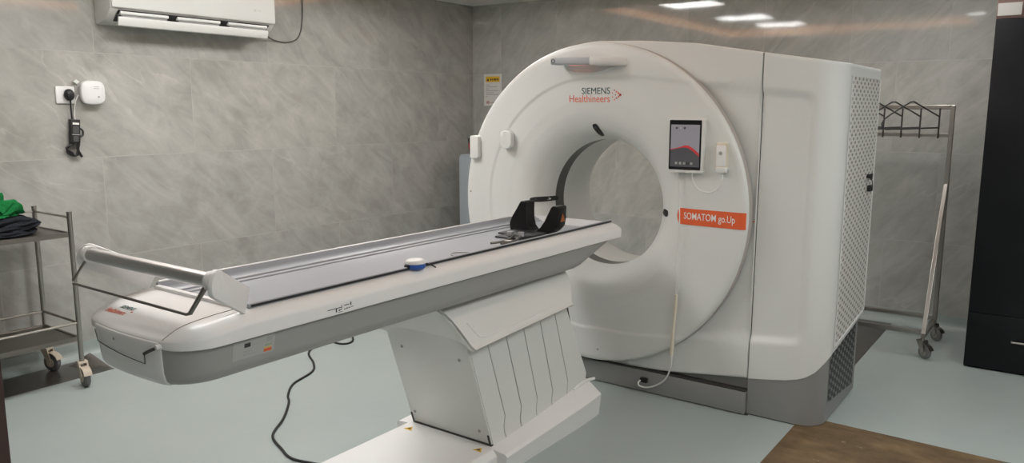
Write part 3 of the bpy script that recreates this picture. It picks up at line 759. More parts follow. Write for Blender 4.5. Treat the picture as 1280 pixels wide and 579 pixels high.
# handle at the foot end
hb = obj('handle_bar', tube2(B(), (TX - .318, 1.135, 1.060), (TX + .318, 1.135, 1.060), .0205, .0205, 28), ALU, tb)
for s in (-1, 1):
    bm = B(); tube2(bm, (TX + s * .312, 1.135, 1.060), (TX + s * .334, 1.135, 1.060), .027, .027, 28); obj('bar_end', bm, W_TABLE, hb, bevel=.004)
    bm = B()                                           # flat arm from bar end to tray
    p = Vector((TX + s * .335, 1.132, 1.056)); q = Vector((TX + s * .240, 1.285, .966)); t_ = (q - p).normalized()
    n_ = Vector((s * 1., .35 * 0 + .55, 0)); n_ = (n_ - t_ * n_.dot(t_)).normalized(); w_ = t_.cross(n_)
    ring = []
    for i in range(9):
        a = PI / 2 + PI * i / 8; ring.append(p + t_ * .028 * math.cos(a) + w_ * .038 * math.sin(a))
    ring += [q - w_ * .038, q + w_ * .038]
    rowgrid(bm, [[v - n_ * .007 for v in ring], [v + n_ * .007 for v in ring]], True, True, True)
    obj('handle_arm', bm, W_TABLE, tb, bevel=.002)
bm = B()
wp = [(TX - .315, 1.125, 1.055), (TX - .335, 1.085, .985), (TX - .325, 1.08, .978), (TX + .25, 1.098, .968), (TX + .262, 1.102, .972), (TX + .300, 1.128, 1.045)]
tube(bm, wp, [.004, .004, .004, .004, .006, .007], 8); obj('wire_loop', bm, STEEL_D, tb)

# pedestal
def lean(z): return -.155 * (z - .10) / .455          # the column leans to the foot end
bm = B()
PX0, PX1 = TX - .228, TX + .221
zt = .59
rowgrid(bm, [[(PX0 + .006, 2.462 + lean(.09), .085), (PX1 - .006, 2.462 + lean(.09), .085), (PX1 - .006, 3.22, .085), (PX0 + .006, 3.22, .085)],
             [(PX0 + .006, 2.462 + lean(zt), zt), (PX1 - .006, 2.462 + lean(zt), zt), (PX1 - .006, 3.22 + lean(zt), zt), (PX0 + .006, 3.22 + lean(zt), zt)]], True, True, True)
obj('column_core', bm, SEAM, tb, smooth=0)
bm = B()
rowgrid(bm, [[(PX0, 2.453 + lean(z), z), (PX1, 2.453 + lean(z), z), (PX1, 2.462 + lean(z), z), (PX0, 2.462 + lean(z), z)] for z in (.104, .60)], True, True, True)
fp = obj('front_panel', bm, W_COOL, tb, bevel=.002)
for (x, z) in ((PX0 + .07, .50), (PX1 - .06, .50), (PX0 + .03, .16), (PX1 - .05, .16)):
    bm = B(); tube2(bm, (x, 2.4505 + lean(z), z), (x, 2.455 + lean(z), z), .007, .007, 12); obj('screw', bm, GREY_UNDER, fp)
for x in (PX0 + .006, PX1 - .006):
    bm = B(); rowgrid(bm, [[(x - .004, 2.4485 + lean(z), z), (x + .004, 2.4485 + lean(z), z), (x + .004, 2.455 + lean(z), z), (x - .004, 2.455 + lean(z), z)] for z in (.096, .150)], True, True, True)
    obj('slot', bm, SEAM, fp, smooth=0)
obj('front_gap', box(B(), PX0, PX1, 2.450, 2.462, .092, .1045), SEAM, tb, smooth=0)
yb_ = [2.462, 2.558, 2.680, 2.805, 2.933, 3.069, 3.245]
yt_ = [2.307, 2.432, 2.560, 2.690, 2.820, 2.945, 3.06]
for side in (1, -1):
    for i in range(6):
        bm = B(); rows = []
        for z in (.095, .105, .13, .16, .185, .205, .23, .30, .42, .527, .60):
            if z >= .2: f0 = (z - .2) / .327; a = (yb_[i] - .012) + (yt_[i] - yb_[i] + .012) * f0; b_ = (yb_[i + 1] - .012) + (yt_[i + 1] - yb_[i + 1] + .012) * f0
            else:
                bow = -.016 * math.sin(PI * (z - .095) / .105)
                a = yb_[i] - .012 * (z - .095) / .105 + bow; b_ = yb_[i + 1] - .012 * (z - .095) / .105 + bow
            if i == 0: a = 2.462 + lean(z)
            a += .003 if i else 0; b_ -= .003
            x0 = TX + side * .214; x1 = TX + side * (.223 if i % 2 == 0 else .2225)
            rows.append([(x0, a, z), (x0, b_, z), (x1, b_, z), (x1, a, z)])
        rowgrid(bm, rows, True, True, True)
        obj('pleat_panel', bm, W_COOL, tb, smooth=25)
# hood
hp = [(0, .757), (.08, .7565), (.13, .750), (.165, .737), (.190, .718), (.210, .696), (.226, .673), (.240, .648), (.251, .625), (.260, .606), (.268, .592), (.278, .581), (.288, .576)]
hp = [(-x, z) for x, z in hp[::-1]][:-1] + hp
bm = B(); rows = []
for k_, (y, zo) in enumerate(((2.276, -.004), (2.272, 0), (2.278, .003), (2.5, .014), (2.8, .027), (2.985, .036), (2.995, .032))):
    row = []
    for x, z in hp:
        tt = (z - .576) / .18
        yy = y + (-.085 * tt if k_ < 3 else (.12 * tt if k_ > 4 else 0))
        row.append((TX + x, yy, min(.757, z + zo * (1 - tt))))
    inner = [(TX + (x * .955), (y + (-.085 * ((z - .576) / .18) if k_ < 3 else (.12 * ((z - .576) / .18) if k_ > 4 else 0))), max(.566, min(z - .012, .745)) + zo * (1 - (z - .576) / .18)) for x, z in hp[::-1]]
    rows.append(row + inner)
rowgrid(bm, rows, True, True, True)
hd = obj('hood', bm, W_COOL, tb, smooth=50)
bm = B()
rowgrid(bm, [[(TX + x * .955, 2.284 - .075 * ((z - .576) / .18), max(.568, z - .012)) for x, z in hp], [(TX + x * .80, 2.305, .555) for x, z in hp]])
obj('hood_front', bm, W_COOL, tb, smooth=50)
bm = B()
def hood_pt(u, y):
    xs_ = sorted([p for p in hp if p[0] >= 0]); x = u; z = lerp_tab(xs_, x)
    return (TX + x + .002, y, z + .036 * ((y - 2.28) / .72) * (1 - (z - .576) / .18) + .0008)
pp = [hood_pt(.226, 2.285), hood_pt(.245, 2.305), hood_pt(.257, 2.325), hood_pt(.262, 2.355), hood_pt(.262, 2.5), hood_pt(.262, 2.7), hood_pt(.260, 2.86)]
tube(bm, pp, .0032, 6); obj('hood_bead', bm, W_TABLE, tb)
# floor plinth of the pedestal
bm = B()
rowgrid(bm, [[(TX - .262, 1.62, 0), (TX + .262, 1.62, 0), (TX + .262, 2.60, 0), (TX - .262, 2.60, 0)], [(TX - .262, 1.62, .07), (TX + .262, 1.62, .07), (TX + .262, 2.60, .07), (TX - .262, 2.60, .07)],
             [(TX - .245, 1.637, .095), (TX + .240, 1.637, .095), (TX + .240, 2.60, .095), (TX - .245, 2.60, .095)]], True, True, True)
fc = obj('foot_cover', bm, W_TABLE, tb, smooth=0, bevel=.004)
bm = B(); rows = []
for i in range(9):
    u = i / 8; y = 2.435 + .80 * u; e = .088 + .030 * u; t2 = .095 + .075 * u ** 1.3
    w = .315 - .03 * max(0, u - .8) * 5 * .3
    rows.append([(TX - w + .012, y, 0), (TX - w, y, e - .01), (TX - w + .012, y, e), (TX - .225, y, t2), (TX + .225, y, t2), (TX + w - .012, y, e), (TX + w, y, e - .01), (TX + w - .012, y, 0)])
rowgrid(bm, rows, True, True, True)
obj('skirt', bm, W_TABLE, tb, smooth=30)
for (x, y) in ((TX - .19, 2.385), (TX + .195, 2.395)):
    bm = B(); prism(bm, [(x - .022, y - .012), (x + .022, y - .012), (x, y + .022)], 'z', .0951, .0962); o = obj('warning_sticker', bm, YELLOW, tb, smooth=0)
    bm = B(); prism(bm, [(x - .010, y - .006), (x + .010, y - .006), (x, y + .011)], 'z', .0962, .0968); obj('printed_mark', bm, INK, o, smooth=0)
bm = B(); tube(bm, [(TX + .226, 3.10, .150), (TX + .232, 3.2, .168), (TX + .245, 3.27, .166)], .008, 8, smooth=4); obj('cable_stub', bm, W_TABLE, tb)

# headrest lying in the tray
hr = thing('headrest', (TX, 3.1, .94), 'black cupped head holder with two raised arms on grey tray', 'headrest')
ZB = .9095
front = [(-.150, ZB), (-.155, .945), (-.140, .978), (-.112, 1.020), (-.092, 1.052), (-.086, 1.057), (-.062, 1.058), (-.055, 1.052), (-.056, 1.02), (-.055, .975), (-.046, .938), (-.030, .920), (-.008, .914), (.016, .918), (.038, .936), (.062, .968), (.086, 1.012), (.102, 1.042), (.110, 1.048), (.136, 1.047), (.142, 1.040), (.140, .985), (.134, .95), (.110, .925), (.085, ZB)]
bm = B(); rows = []
for y, sc in ((3.080, .985), (3.084, 1.), (3.150, 1.), (3.154, .985)):
    rows.append([(TX + x * sc, y + (.012 if x < 0 else 0), ZB + (z - ZB) * sc) for x, z in front])
rowgrid(bm, rows, True, True, True)
hc = obj('cradle', bm, M_('black_foam', (.006, .006, .0065), .4, spec=.3), hr, smooth=35)
bm = B(); prism(bm, [(3.098, .972), (3.138, .972), (3.118, 1.012)], 'x', TX + .1415, TX + .1430); obj('warning_sticker', bm, M_('amber_print', (.38, .12, .03), .5), hr, smooth=0)
bm = B(); box(bm, TX - .12, TX + .08, 2.95, 3.13, ZB - .001, ZB + .008); obj('base_pad', bm, BLACK, hr, bevel=.003)
bm = B(); box(bm, TX - .07, TX + .07, 2.86, 2.96, ZB - .001, ZB + .006); obj('mounting_tongue', bm, BLACK, hr, bevel=.002)
bm = B()
tube(bm, [(TX + .06, 2.66, .922), (TX + .075, 2.74, .922), (TX + .05, 2.82, .922), (TX + .01, 2.90, .922)], .0055, 8, smooth=4)
tube(bm, [(TX + .115, 2.66, .926), (TX + .12, 2.74, .925), (TX + .09, 2.82, .922), (TX + .05, 2.90, .922)], .0055, 8, smooth=4)
tube(bm, [(TX + .075, 2.74, .922), (TX + .12, 2.74, .925)], .005, 8); obj('release_clip', bm, STEEL_D, hr)
for (x, y) in ((TX - .01, 2.90), (TX + .045, 2.91)):
    bm = B(); cyl(bm, (x, y, .928), (0, 0, 1), .015, .02, 14); obj('clip_knob', bm, ALU, hr)
bm = B(); tube(bm, [(TX + .13, 2.36, .913), (TX + .07, 2.38, .912), (TX + .04, 2.43, .911), (TX + .08, 2.47, .911), (TX + .12, 2.47, .913)], .002, 6, smooth=5)
prop(obj('loose_wire', bm, SEAM_SOFT), 'thin grey loop of wire lying in the tray between puck and headrest', 'wire')
# puck on the table edge
pk = thing('wireless_puck', (TX + .235, 1.975, .9325), 'small round white puck with a blue band on couch edge', 'puck')
PZ = .9450
bm = B(); lathe_z(bm, [(.033, PZ), (.036, PZ + .004), (.036, PZ + .016), (.034, PZ + .017)], TX + .240, 1.985, 28); obj('base_band', bm, BLUE, pk)
bm = B(); lathe_z(bm, [(.034, PZ + .0165), (.037, PZ + .018), (.036, PZ + .026), (.030, PZ + .031), (.016, PZ + .033), (.004, PZ + .0335)], TX + .240, 1.985, 28); obj('cap', bm, W_COOL, pk, smooth=60)
obj('clip', box(B(), TX + .225, TX + .245, 1.942, 1.952, PZ + .002, PZ + .016), BLACK, pk, bevel=.002)
bm = B(); tube(bm, [(TX + .246, 2.03, .9545), (TX + .256, 2.045, .950), (TX + .270, 2.060, .938)], .003, 6, smooth=4); prop(obj('strap_end', bm, BLACK), 'short black strap end poking over the couch edge beside puck', 'strap')

# ------------------------------------------------------------------ floor bits
bm = B(); tube(bm, [(-3.9, 3.35, .006), (-3.77, 3.046, .006), (-3.566, 2.907, .006), (-3.449, 2.798, .006), (-3.375, 2.608, .006), (-3.261, 2.481, .006), (-3.165, 2.411, .006), (-3.017, 2.261, .006), (-2.894, 2.106, .006), (-2.741, 2.038, .006), (-2.626, 2.003, .006), (-2.50, 2.03, .006), (-2.375, 2.05, .006)], .0062, 8, smooth=6)
prop(obj('floor_cable', bm, BLACK), 'long black cord snaking over the floor to the couch base', 'cable')
bm = B(); tube(bm, [(-3.98, 3.28, .006), (-3.761, 3.26, .006), (-3.702, 3.282, .006), (-3.700, 3.33, .006), (-3.75, 3.39, .006), (-3.9, 3.5, .006)], .0062, 8, smooth=6)
prop(obj('floor_cable', bm, BLACK), 'short bend of black cord on the floor behind the couch', 'cable')
bm = B(); box(bm, -.973, .9, 2.75, 3.805, .0, .004)
for v in bm.verts:
    if v.co.y > 3.5 and v.co.x > 0: v.co.y -= .02
prop(obj('floor_board', bm, WOOD, smooth=0), 'worn brown plywood board lying flush in floor before scanner corner', 'board')
def trench(x0, x1, y0, y1, label):
    o = prop(obj('trench_cover', box(B(), x0, x1, y0, y1, 0, .0018), PLATE, smooth=0, bevel=.0004), label, 'cover'); return o
trench(-4.745, -4.435, .2, 2.162, 'dark steel cable trench cover on floor under the trolley')
trench(-1.20, -.945, 4.47, 5.92, 'dark steel cable trench cover running from scanner to back wall')
bm = B(); rowgrid(bm, [[(-4.69, 2.02, .003), (-4.52, 2.05, .003)], [(-4.665, 2.07, .020), (-4.51, 2.09, .012)], [(-4.66, 2.10, .050), (-4.49, 2.12, .020)], [(-4.65, 2.13, .066), (-4.46, 2.15, .010)]])
flp = obj('metal_flap', bm, STEEL_D, None, smooth=60); prop(flp, 'bent metal flap sticking up at the end of the left trench cover', 'flap')
bm = B(); rowgrid(bm, [[(-4.70, 2.165, .001), (-4.44, 2.165, .001)], [(-4.70, 2.17, .05), (-4.60, 2.17, .03)], [(-4.73, 2.23, .08), (-4.70, 2.22, .06)]])
bm.free()

# ------------------------------------------------------------------ trolley at left
tr = thing('trolley', (-4.5, 1.5, 0), 'stainless steel two-shelf trolley on casters against the left wall', 'trolley')
CX0, CX1, CY0, CY1 = -4.715, -4.302, 1.10, 1.925
for (x, y) in ((CX0, CY0), (CX1, CY0), (CX0, CY1), (CX1, CY1)):
    bm = B(); tube(bm, [(x, y, .115), (x, y, .955)], .0125, 14); tube(bm, [(x, y, .955), (x, y, .962)], .014, 14); obj('post', bm, STEEL, tr)
def shelf(z, rim):
    bm = B()
    rowgrid(bm, [loop(CX0, CX1, CY0, CY1, z - rim), loop(CX0, CX1, CY0, CY1, z), loop(CX0 + .012, CX1 - .012, CY0 + .012, CY1 - .012, z), loop(CX0 + .014, CX1 - .014, CY0 + .014, CY1 - .014, z - .006)], True, True, True)
    return obj('shelf', bm, STEEL_D, tr, smooth=0)
shelf(.852, .026); shelf(.278, .024)
def rails(z, sides, r=.006):
    for (a, b_) in sides:
        bm = B(); tube(bm, [(*a, z), (*b_, z)], r, 10); obj('guard_rail', bm, STEEL, tr)
full = (((CX0, CY1), (CX1, CY1)), ((CX0, CY0), (CX0, CY1)), ((CX0, CY0), (CX1, CY0)))
rails(.932, full); rails(.353, full + (((CX1, CY0), (CX1, CY1)),), .007)
def caster(parent, x, y, ztop, dx, dy, R, mat, wm, wd=.024):
    """swivel caster; the wheel trails by (dx,dy)"""
    d = Vector((dx, dy, 0)); dn = d.normalized(); sd = Vector((-dn.y, dn.x, 0)); wc = Vector((x, y, R)) + d
    bm = B(); tube2(bm, (x, y, ztop - .02), (x, y, ztop), .012, .012, 12)
    for s in (-1, 1):
        o = sd * s * (wd / 2 + .005)
        pts = [Vector((x, y, ztop - .022)) - dn * .024, Vector((x, y, ztop - .022)) + dn * .02, wc + dn * .012 + Vector((0, 0, .01)), wc - Vector((0, 0, .012)), wc - dn * .014]
        rowgrid(bm, [[p + o - sd * .004 for p in pts], [p + o + sd * .004 for p in pts]], True, True, True)
    top = [Vector((x, y, ztop - .022)) - dn * .026, Vector((x, y, ztop - .022)) + dn * .022, Vector((x, y, ztop - .012)) + dn * .018, Vector((x, y, ztop - .012)) - dn * .026]
    rowgrid(bm, [[p - sd * (wd / 2 + .009) for p in top], [p + sd * (wd / 2 + .009) for p in top]], True, True, True)
    # curved fender
    fr = []
    for i in range(8):
        a = math.radians(20 + 110 * i / 7); v = dn * math.cos(a) + Vector((0, 0, 1)) * math.sin(a)
        fr.append([wc + v * (R + .004) - sd * (wd / 2 + .006), wc + v * (R + .004) + sd * (wd / 2 + .006), wc + v * (R + .009) + sd * (wd / 2 + .006), wc + v * (R + .009) - sd * (wd / 2 + .006)])
    rowgrid(bm, fr, True, True, True)
    c = obj('caster', bm, mat, parent, smooth=40)
    bm = B()
    prof = [(.012, -wd / 2), (R - .008, -wd / 2), (R - .002, -wd / 2 + .004), (R, -wd / 4), (R, wd / 4), (R - .002, wd / 2 - .004), (R - .008, wd / 2), (.012, wd / 2)]
    rows = [[wc + sd * h_ + (dn * math.cos(2 * PI * j / 28) + Vector((0, 0, 1)) * math.sin(2 * PI * j / 28)) * r_ for j in range(28)] for r_, h_ in prof]
    rowgrid(bm, rows, True, True, True); obj('wheel', bm, wm, c, smooth=40)
    bm = B(); tube2(bm, wc - sd * (wd / 2 + .003), wc + sd * (wd / 2 + .003), R * .5, R * .5, 20); obj('hub', bm, mat, c)
for (x, y, dx, dy) in ((CX1, CY1, .030, -.004), (CX0, CY1, .026, .01), (CX1, CY0, .02, -.02), (CX0, CY0, .02, -.02)):
    caster(tr, x, y, .150, dx, dy, .052, CASTER, WHEEL, .030)
# garments on the top shelf
def garment(bm, cx, cy, z0, sx, sy, h_, seed, fold=.012, pw=2.6):
    rnd = random.Random(seed); ph = [rnd.uniform(0, 6.28) for _ in range(8)]
    n, rows = 72, []
    for k_ in range(13):
        u = k_ / 12
        zz = z0 + h_ * (u if u < .75 else .75 + (u - .75))
        sc = (1 - abs(2 * u - .75) ** 3 * .10) if u < .85 else (1 - (u - .85) * 5.2)
        row = []
        for j in range(n):
            a = 2 * PI * j / n; c, s = math.cos(a), math.sin(a)
            e = (abs(c) ** pw + abs(s) ** pw) ** (-1 / pw)
            w = 1 + fold / .1 * (.35 * math.sin(3 * a + ph[0] + u * 4) + .25 * math.sin(7 * a + ph[1] - u * 9) + .2 * math.sin(u * 16 + ph[2] + 2 * a))
            zz2 = zz + (u * fold * (math.sin(4 * a + ph[3]) + .7 * math.sin(9 * a + ph[4]) + .8 * math.sin(2 * a + ph[5]))) * min(1, u * 2)
            row.append((cx + sx * e * c * sc * w, cy + sy * e * s * sc * w, max(z0, zz2)))
        rows.append(row)
    R_ = rowgrid(bm, rows, True, True, True)
    from mathutils import noise
    for row in R_[1:]:
        for v in row:
            nz = noise.noise(Vector((v.co.x * 9 + seed, v.co.y * 13, v.co.z * 22))); n2_ = noise.noise(Vector((v.co.x * 26, v.co.y * 30 + seed, v.co.z * 40)))
            v.co.z += fold * (1.6 * nz + .7 * n2_) * min(1, (v.co.z - z0) / .02); v.co.y += fold * 1.2 * nz; v.co.x += fold * n2_
            v.co.z = max(v.co.z, z0)
    return bm
bm = B()
garment(bm, -4.50, 1.59, .8525, .150, .235, .034, 1, .007); garment(bm, -4.505, 1.60, .880, .145, .245, .036, 3, .009); garment(bm, -4.51, 1.58, .912, .135, .23, .030, 5, .009)
prop(obj('folded_clothing', bm, DARKC, smooth=60), 'dark charcoal folded garments lying on the trolley top shelf', 'clothing')
bm = B(); garment(bm, -4.51, 1.57, .951, .120, .20, .055, 8, .022, 2.2); garment(bm, -4.52, 1.55, .985, .080, .12, .045, 11, .030, 2.)
prop(obj('crumpled_cloth', bm, GREENC, smooth=60), 'bright green crumpled cloth heaped on top of dark garments', 'cloth')

# ------------------------------------------------------------------ left wall things
ac = thing('air_conditioner', (XW + .1, 3.0, 1.98), 'white split air conditioner high on the left wall', 'air conditioner')
AY0, AY1, AX = 2.39, 3.535, XW + .205
zt = 2.30
# cross-section (x from wall, z)
cs = [(XW + .003, 2.0), (XW + .003, zt), (AX - .03, zt), (AX - .012, zt - .02), (AX - .012, 2.095), (AX - .03, 2.07), (AX - .09, 2.02)]
bm = B(); prism(bm, cs, 'y', AY0, AY1); obj('body', bm, M_('ac_white', (.66, .655, .63), .4), ac, bevel=.004)
bm = B(); prism(bm, [(AX - .014, 2.089), (AX - .014, zt - .01), (AX - .004, zt - .02), (AX, zt - .05), (AX, 2.10), (AX - .004, 2.089)], 'y', AY0 + .004, AY1 - .004); pn = obj('front_panel', bm, W_COOL, ac, bevel=.002)
bm = B(); rowgrid(bm, [[(AX - .016, AY0 + .045, 2.081), (AX - .016, AY1 - .045, 2.081)], [(AX - .085, AY0 + .045, 2.019), (AX - .085, AY1 - .045, 2.019)]])
for v in bm.verts: v.co += Vector((.0015, 0, -.0035))
obj('air_outlet', bm, BLACK, ac, smooth=0)
# open flap
fl0 = Vector((AX - .018, 0, 2.068)); fl1 = Vector((AX - .038, 0, 2.005)); fl2 = Vector((AX - .05, 0, 1.995))
bm = B()
sec = [(AX - .030, 2.040), (AX - .020, 2.040), (AX - .020, 2.022), (AX - .032, 1.990), (AX - .042, 1.987), (AX - .034, 2.022)]
prism(bm, sec, 'y', AY0 + .048, AY1 - .05); fp = obj('flap', bm, W_COOL, ac, bevel=.002)
for (a, b_) in ((AY0 + .06, AY0 + .36), (AY0 + .42, AY0 + .72), (AY0 + .78, AY1 - .06)):
    bm = B(); prism(bm, [(AX - .040, 2.068), (AX - .018, 2.072), (AX - .014, 2.060), (AX - .020, 2.052), (AX - .040, 2.050)], 'y', a, b_); vn = obj('vane', bm, W_COOL, fp, smooth=0, bevel=.002)
    bm = B(); box(bm, AX - .034, AX - .0195, a + .01, b_ - .01, 2.041, 2.0475); obj('vane_slot', bm, GREYINK, fp, smooth=0)
bm = B(); cyl(bm, (AX - .02, AY0 + .048, 2.045), (0, 1, 0), .006, .02, 10); obj('flap_hinge', bm, SEAM, ac)
bm = B(); tube(bm, [(AX + .0006, 3.36, 2.158), (AX + .0006, 3.368, 2.170), (AX + .0006, 3.376, 2.158)], .002, 6); tube(bm, [(AX + .0006, 3.388, 2.158), (AX + .0006, 3.394, 2.172), (AX + .0006, 3.406, 2.170), (AX + .0006, 3.410, 2.158)], .002, 6); obj('logo_mark', bm, WHITE_T, pn)
def lw(px):  # helper for items drawn on the left wall
    return px
bm = B(); tube(bm, [(XW + .10, 3.50, 2.035), (XW + .03, 3.62, 2.005), (XW + .012, 3.69, 1.995), (XW + .009, 3.76, 1.99), (XW + .009, 3.85, 2.01), (XW + .009, 3.90, 2.06), (XW + .009, 3.925, 2.15), (XW + .009, 3.935, 2.3), (XW + .009, 3.935, ZC)], .0045, 8, smooth=6)
prop(obj('wall_cable', bm, M_('grey_cable', (.10, .095, .09), .5)), 'thin dark cable looping up from air conditioner to ceiling', 'cable')

t = thing('wall_socket', (XW + .01, 2.18, 1.53), 'white wall socket plate with black plug on left wall', 'socket')
SY0 = 2.128
bm = B(); prism(bm, rrect2(SY0, SY0 + .105, 1.533, 1.632, .006), 'x', XW, XW + .012); obj('plate', bm, W_TABLE, t, bevel=.003)
t = thing('power_adapter', (XW + .04, 2.22, 1.25), 'black plug and power brick dangling below the wall socket', 'adapter')
bm = B(); lathe = [(.018, XW + .0125), (.027, XW + .018), (.027, XW + .035), (.02, XW + .048), (.008, XW + .052)]
rowgrid(bm, [[(x, 2.195 + r_ * math.cos(2 * PI * j / 20), 1.583 + r_ * 1.25 * math.sin(2 * PI * j / 20)) for j in range(20)] for r_, x in lathe], True, True, True); obj('plug', bm, BLACK, t, smooth=50)
bm = B(); tube(bm, [(XW + .035, 2.195, 1.56), (XW + .03, 2.196, 1.50), (XW + .028, 2.198, 1.452), (XW + .028, 2.20, 1.43)], [.007, .005, .0055, .008] if False else .005, 8); obj('cord', bm, BLACK, t)
rot = Matrix.Rotation(math.radians(-4), 3, 'X')
bm = B(); box(bm, XW + .008, XW + .045, 2.180, 2.232, 1.300, 1.44, rot, (XW, 2.23, 1.36)); br = obj('brick', bm, BLACK, t, bevel=.004)
bm = B(); box(bm, XW + .045, XW + .0462, 2.188, 2.224, 1.410, 1.421, rot, (XW, 2.23, 1.36)); box(bm, XW + .045, XW + .0462, 2.186, 2.226, 1.350, 1.3525, rot, (XW, 2.23, 1.36)); obj('printed_mark', bm, WHITE_T, br, smooth=0)
bm = B(); box(bm, XW + .045, XW + .0458, 2.190, 2.223, 1.357, 1.402, rot, (XW, 2.23, 1.36)); box(bm, XW + .045, XW + .0458, 2.192, 2.221, 1.310, 1.343, rot, (XW, 2.23, 1.36)); obj('rating_label', bm, M_('brick_label', (.07, .07, .07), .5), br, smooth=0)
bm = B()
for k_ in range(4):
    o = .006 * k_; tube(bm, [(XW + .015 + o, 2.200, 1.304), (XW + .015 + o, 2.168 - o, 1.279), (XW + .015 + o, 2.163 + o, 1.249), (XW + .015 + o, 2.193, 1.229), (XW + .017 + o, 2.223 - o, 1.239), (XW + .017 + o, 2.225, 1.299)], .0055, 8, smooth=5)
tube(bm, [(XW + .03, 2.236, 1.389), (XW + .03, 2.252, 1.374), (XW + .03, 2.250, 1.349), (XW + .03, 2.233, 1.339)], .006, 8, smooth=5)
tube(bm, [(XW + .03, 2.218, 1.304), (XW + .03, 2.216, 1.264), (XW + .03, 2.236, 1.221)], .008, 8, smooth=5); obj('cord_coil', bm, BLACK, t)

t = thing('wifi_router', (XW + .03, 2.33, 1.52), 'white rounded square box on left wall beside the socket', 'router')
bm = B(); rows = []
RC_ = (2.320, 1.598)
def sq(r_, a, p=3.6): 
    c, s = math.cos(a), math.sin(a); e = (abs(c) ** p + abs(s) ** p) ** (-1 / p); return RC_[0] + r_ * e * c, RC_[1] + r_ * e * s
for r_, x in ((.058, XW), (.060, XW + .02), (.068, XW + .03), (.070, XW + .045), (.069, XW + .055), (.064, XW + .060), (.03, XW + .062)):
    rows.append([(x, *sq(r_, 2 * PI * j / 48)) for j in range(48)])
rowgrid(bm, rows, True, True, True); rt = obj('case', bm, M_('router_white', (.80, .80, .79), .35), t, smooth=50)
bm = B(); box(bm, XW + .061, XW + .0625, 2.322, 2.352, 1.630, 1.6325); box(bm, XW + .061, XW + .0625, 2.322, 2.352, 1.620, 1.6225); cyl(bm, (XW + .062, 2.347, 1.573), (1, 0, 0), .006, .002, 12); obj('printed_mark', bm, GREYINK, rt, smooth=0)
bm = B(); prism(bm, [(2.228, 1.660), (2.244, 1.674), (2.262, 1.660), (2.246, 1.646)], 'x', XW + .002, XW + .02); obj('antenna_tip', bm, W_COOL, t, smooth=0)
bm = B(); tube(bm, [(XW + .012, 2.255, 1.585), (XW + .012, 2.232, 1.54), (XW + .012, 2.222, 1.47), (XW + .012, 2.226, 1.43)], .003, 6, smooth=5); obj('cord', bm, W_COOL, t)
# fix: ceiling cable and reflected things need no helpers

# warning sheet on the back wall
t = thing('notice', (-4.49, YW - .002, 1.53), 'white notice sheet with yellow header taped to back wall', 'notice')
NX0, NX1, NZ0, NZ1 = -4.662, -4.452, 1.540, 1.838
obj('sheet', box(B(), NX0, NX1, YW - .003, YW, NZ0, NZ1), W_PAPER, t, smooth=0)
hdx = obj('header', box(B(), NX0 + .022, NX1 - .022, YW - .0042, YW - .003, NZ1 - .075, NZ1 - .022), YELLOW, t, smooth=0)
bm = B(); prism(bm, [(NX0 + .034, NZ1 - .064), (NX0 + .062, NZ1 - .064), (NX0 + .048, NZ1 - .036)], 'y', YW - .005, YW - .0042); obj('printed_mark', bm, INK, hdx, smooth=0)
bm = B()
for i, w in enumerate((.014, .010, .016, .012, .014)): box(bm, NX0 + .075 + i * .021, NX0 + .075 + i * .021 + w, YW - .005, YW - .0042, NZ1 - .06, NZ1 - .042)
obj('printed_mark', bm, INK, hdx, smooth=0)
bm = B()
for k_, (a, b_) in enumerate(((.022, .07), (.022, .16), (.022, .06), (.022, .168), (.022, .12), (.022, .168), (.022, .05))):
    box(bm, NX0 + a, NX0 + b_, YW - .0038, YW - .003, NZ1 - .105 - .018 * k_, NZ1 - .100 - .018 * k_)
obj('printed_lines', bm, GREYINK, t, smooth=0)
bm = B(); box(bm, NX0 + .03, NX0 + .065, YW - .0038, YW - .003, NZ0 + .02, NZ0 + .045); box(bm, NX0 + .075, NX0 + .16, YW - .0038, YW - .003, NZ0 + .027, NZ0 + .033); obj('printed_lines', bm, M_('pale_red_print', (.5, .3, .28), .6), t, smooth=0)

# cabinet behind the scanner at left, with cup
t = thing('steel_cabinet', (-4.3, 5.65, 0), 'blue-grey cabinet in the corner behind the scanner', 'cabinet')
KX0, KY0, KZ = -4.505, 5.40, 1.103
obj('body', box(B(), KX0, KX0 + .46, KY0 + .018, 5.93, .03, KZ), CAB_G, t, bevel=.004)
dd = obj('door', box(B(), KX0 + .004, KX0 + .456, KY0, KY0 + .016, .04, KZ - .02), CAB_G, t, bevel=.004)
bm = B(); tube(bm, [(KX0 + .42, KY0, .7), (KX0 + .42, KY0 - .025, .7), (KX0 + .42, KY0 - .025, .82), (KX0 + .42, KY0, .82)], .005, 8); obj('handle', bm, STEEL, dd)
obj('plinth', box(B(), KX0 + .02, KX0 + .44, KY0 + .03, 5.92, 0, .03), SEAM, t, smooth=0)
t = thing('paper_cup', (-4.395, 5.48, KZ), 'dark brown cup standing on the blue-grey cabinet', 'cup')
bm = B(); lathe_z(bm, [(.034, KZ), (.036, KZ + .004), (.046, KZ + .125), (.048, KZ + .128), (.046, KZ + .13)], -4.402, 5.48, 28); cb = obj('cup_body', bm, CUPB, t, smooth=50)
bm = B(); lathe_z(bm, [(.049, KZ + .128), (.049, KZ + .142), (.042, KZ + .146), (.040, KZ + .152), (.03, KZ + .153)], -4.402, 5.48, 28); obj('lid', bm, M_('cup_lid', (.03, .02, .018), .4), t)
bm = B(); lathe_z(bm, [(.0405, KZ + .05), (.0445, KZ + .1)], -4.402, 5.48, 28, cap=False); obj('sleeve', bm, REDP, cb)

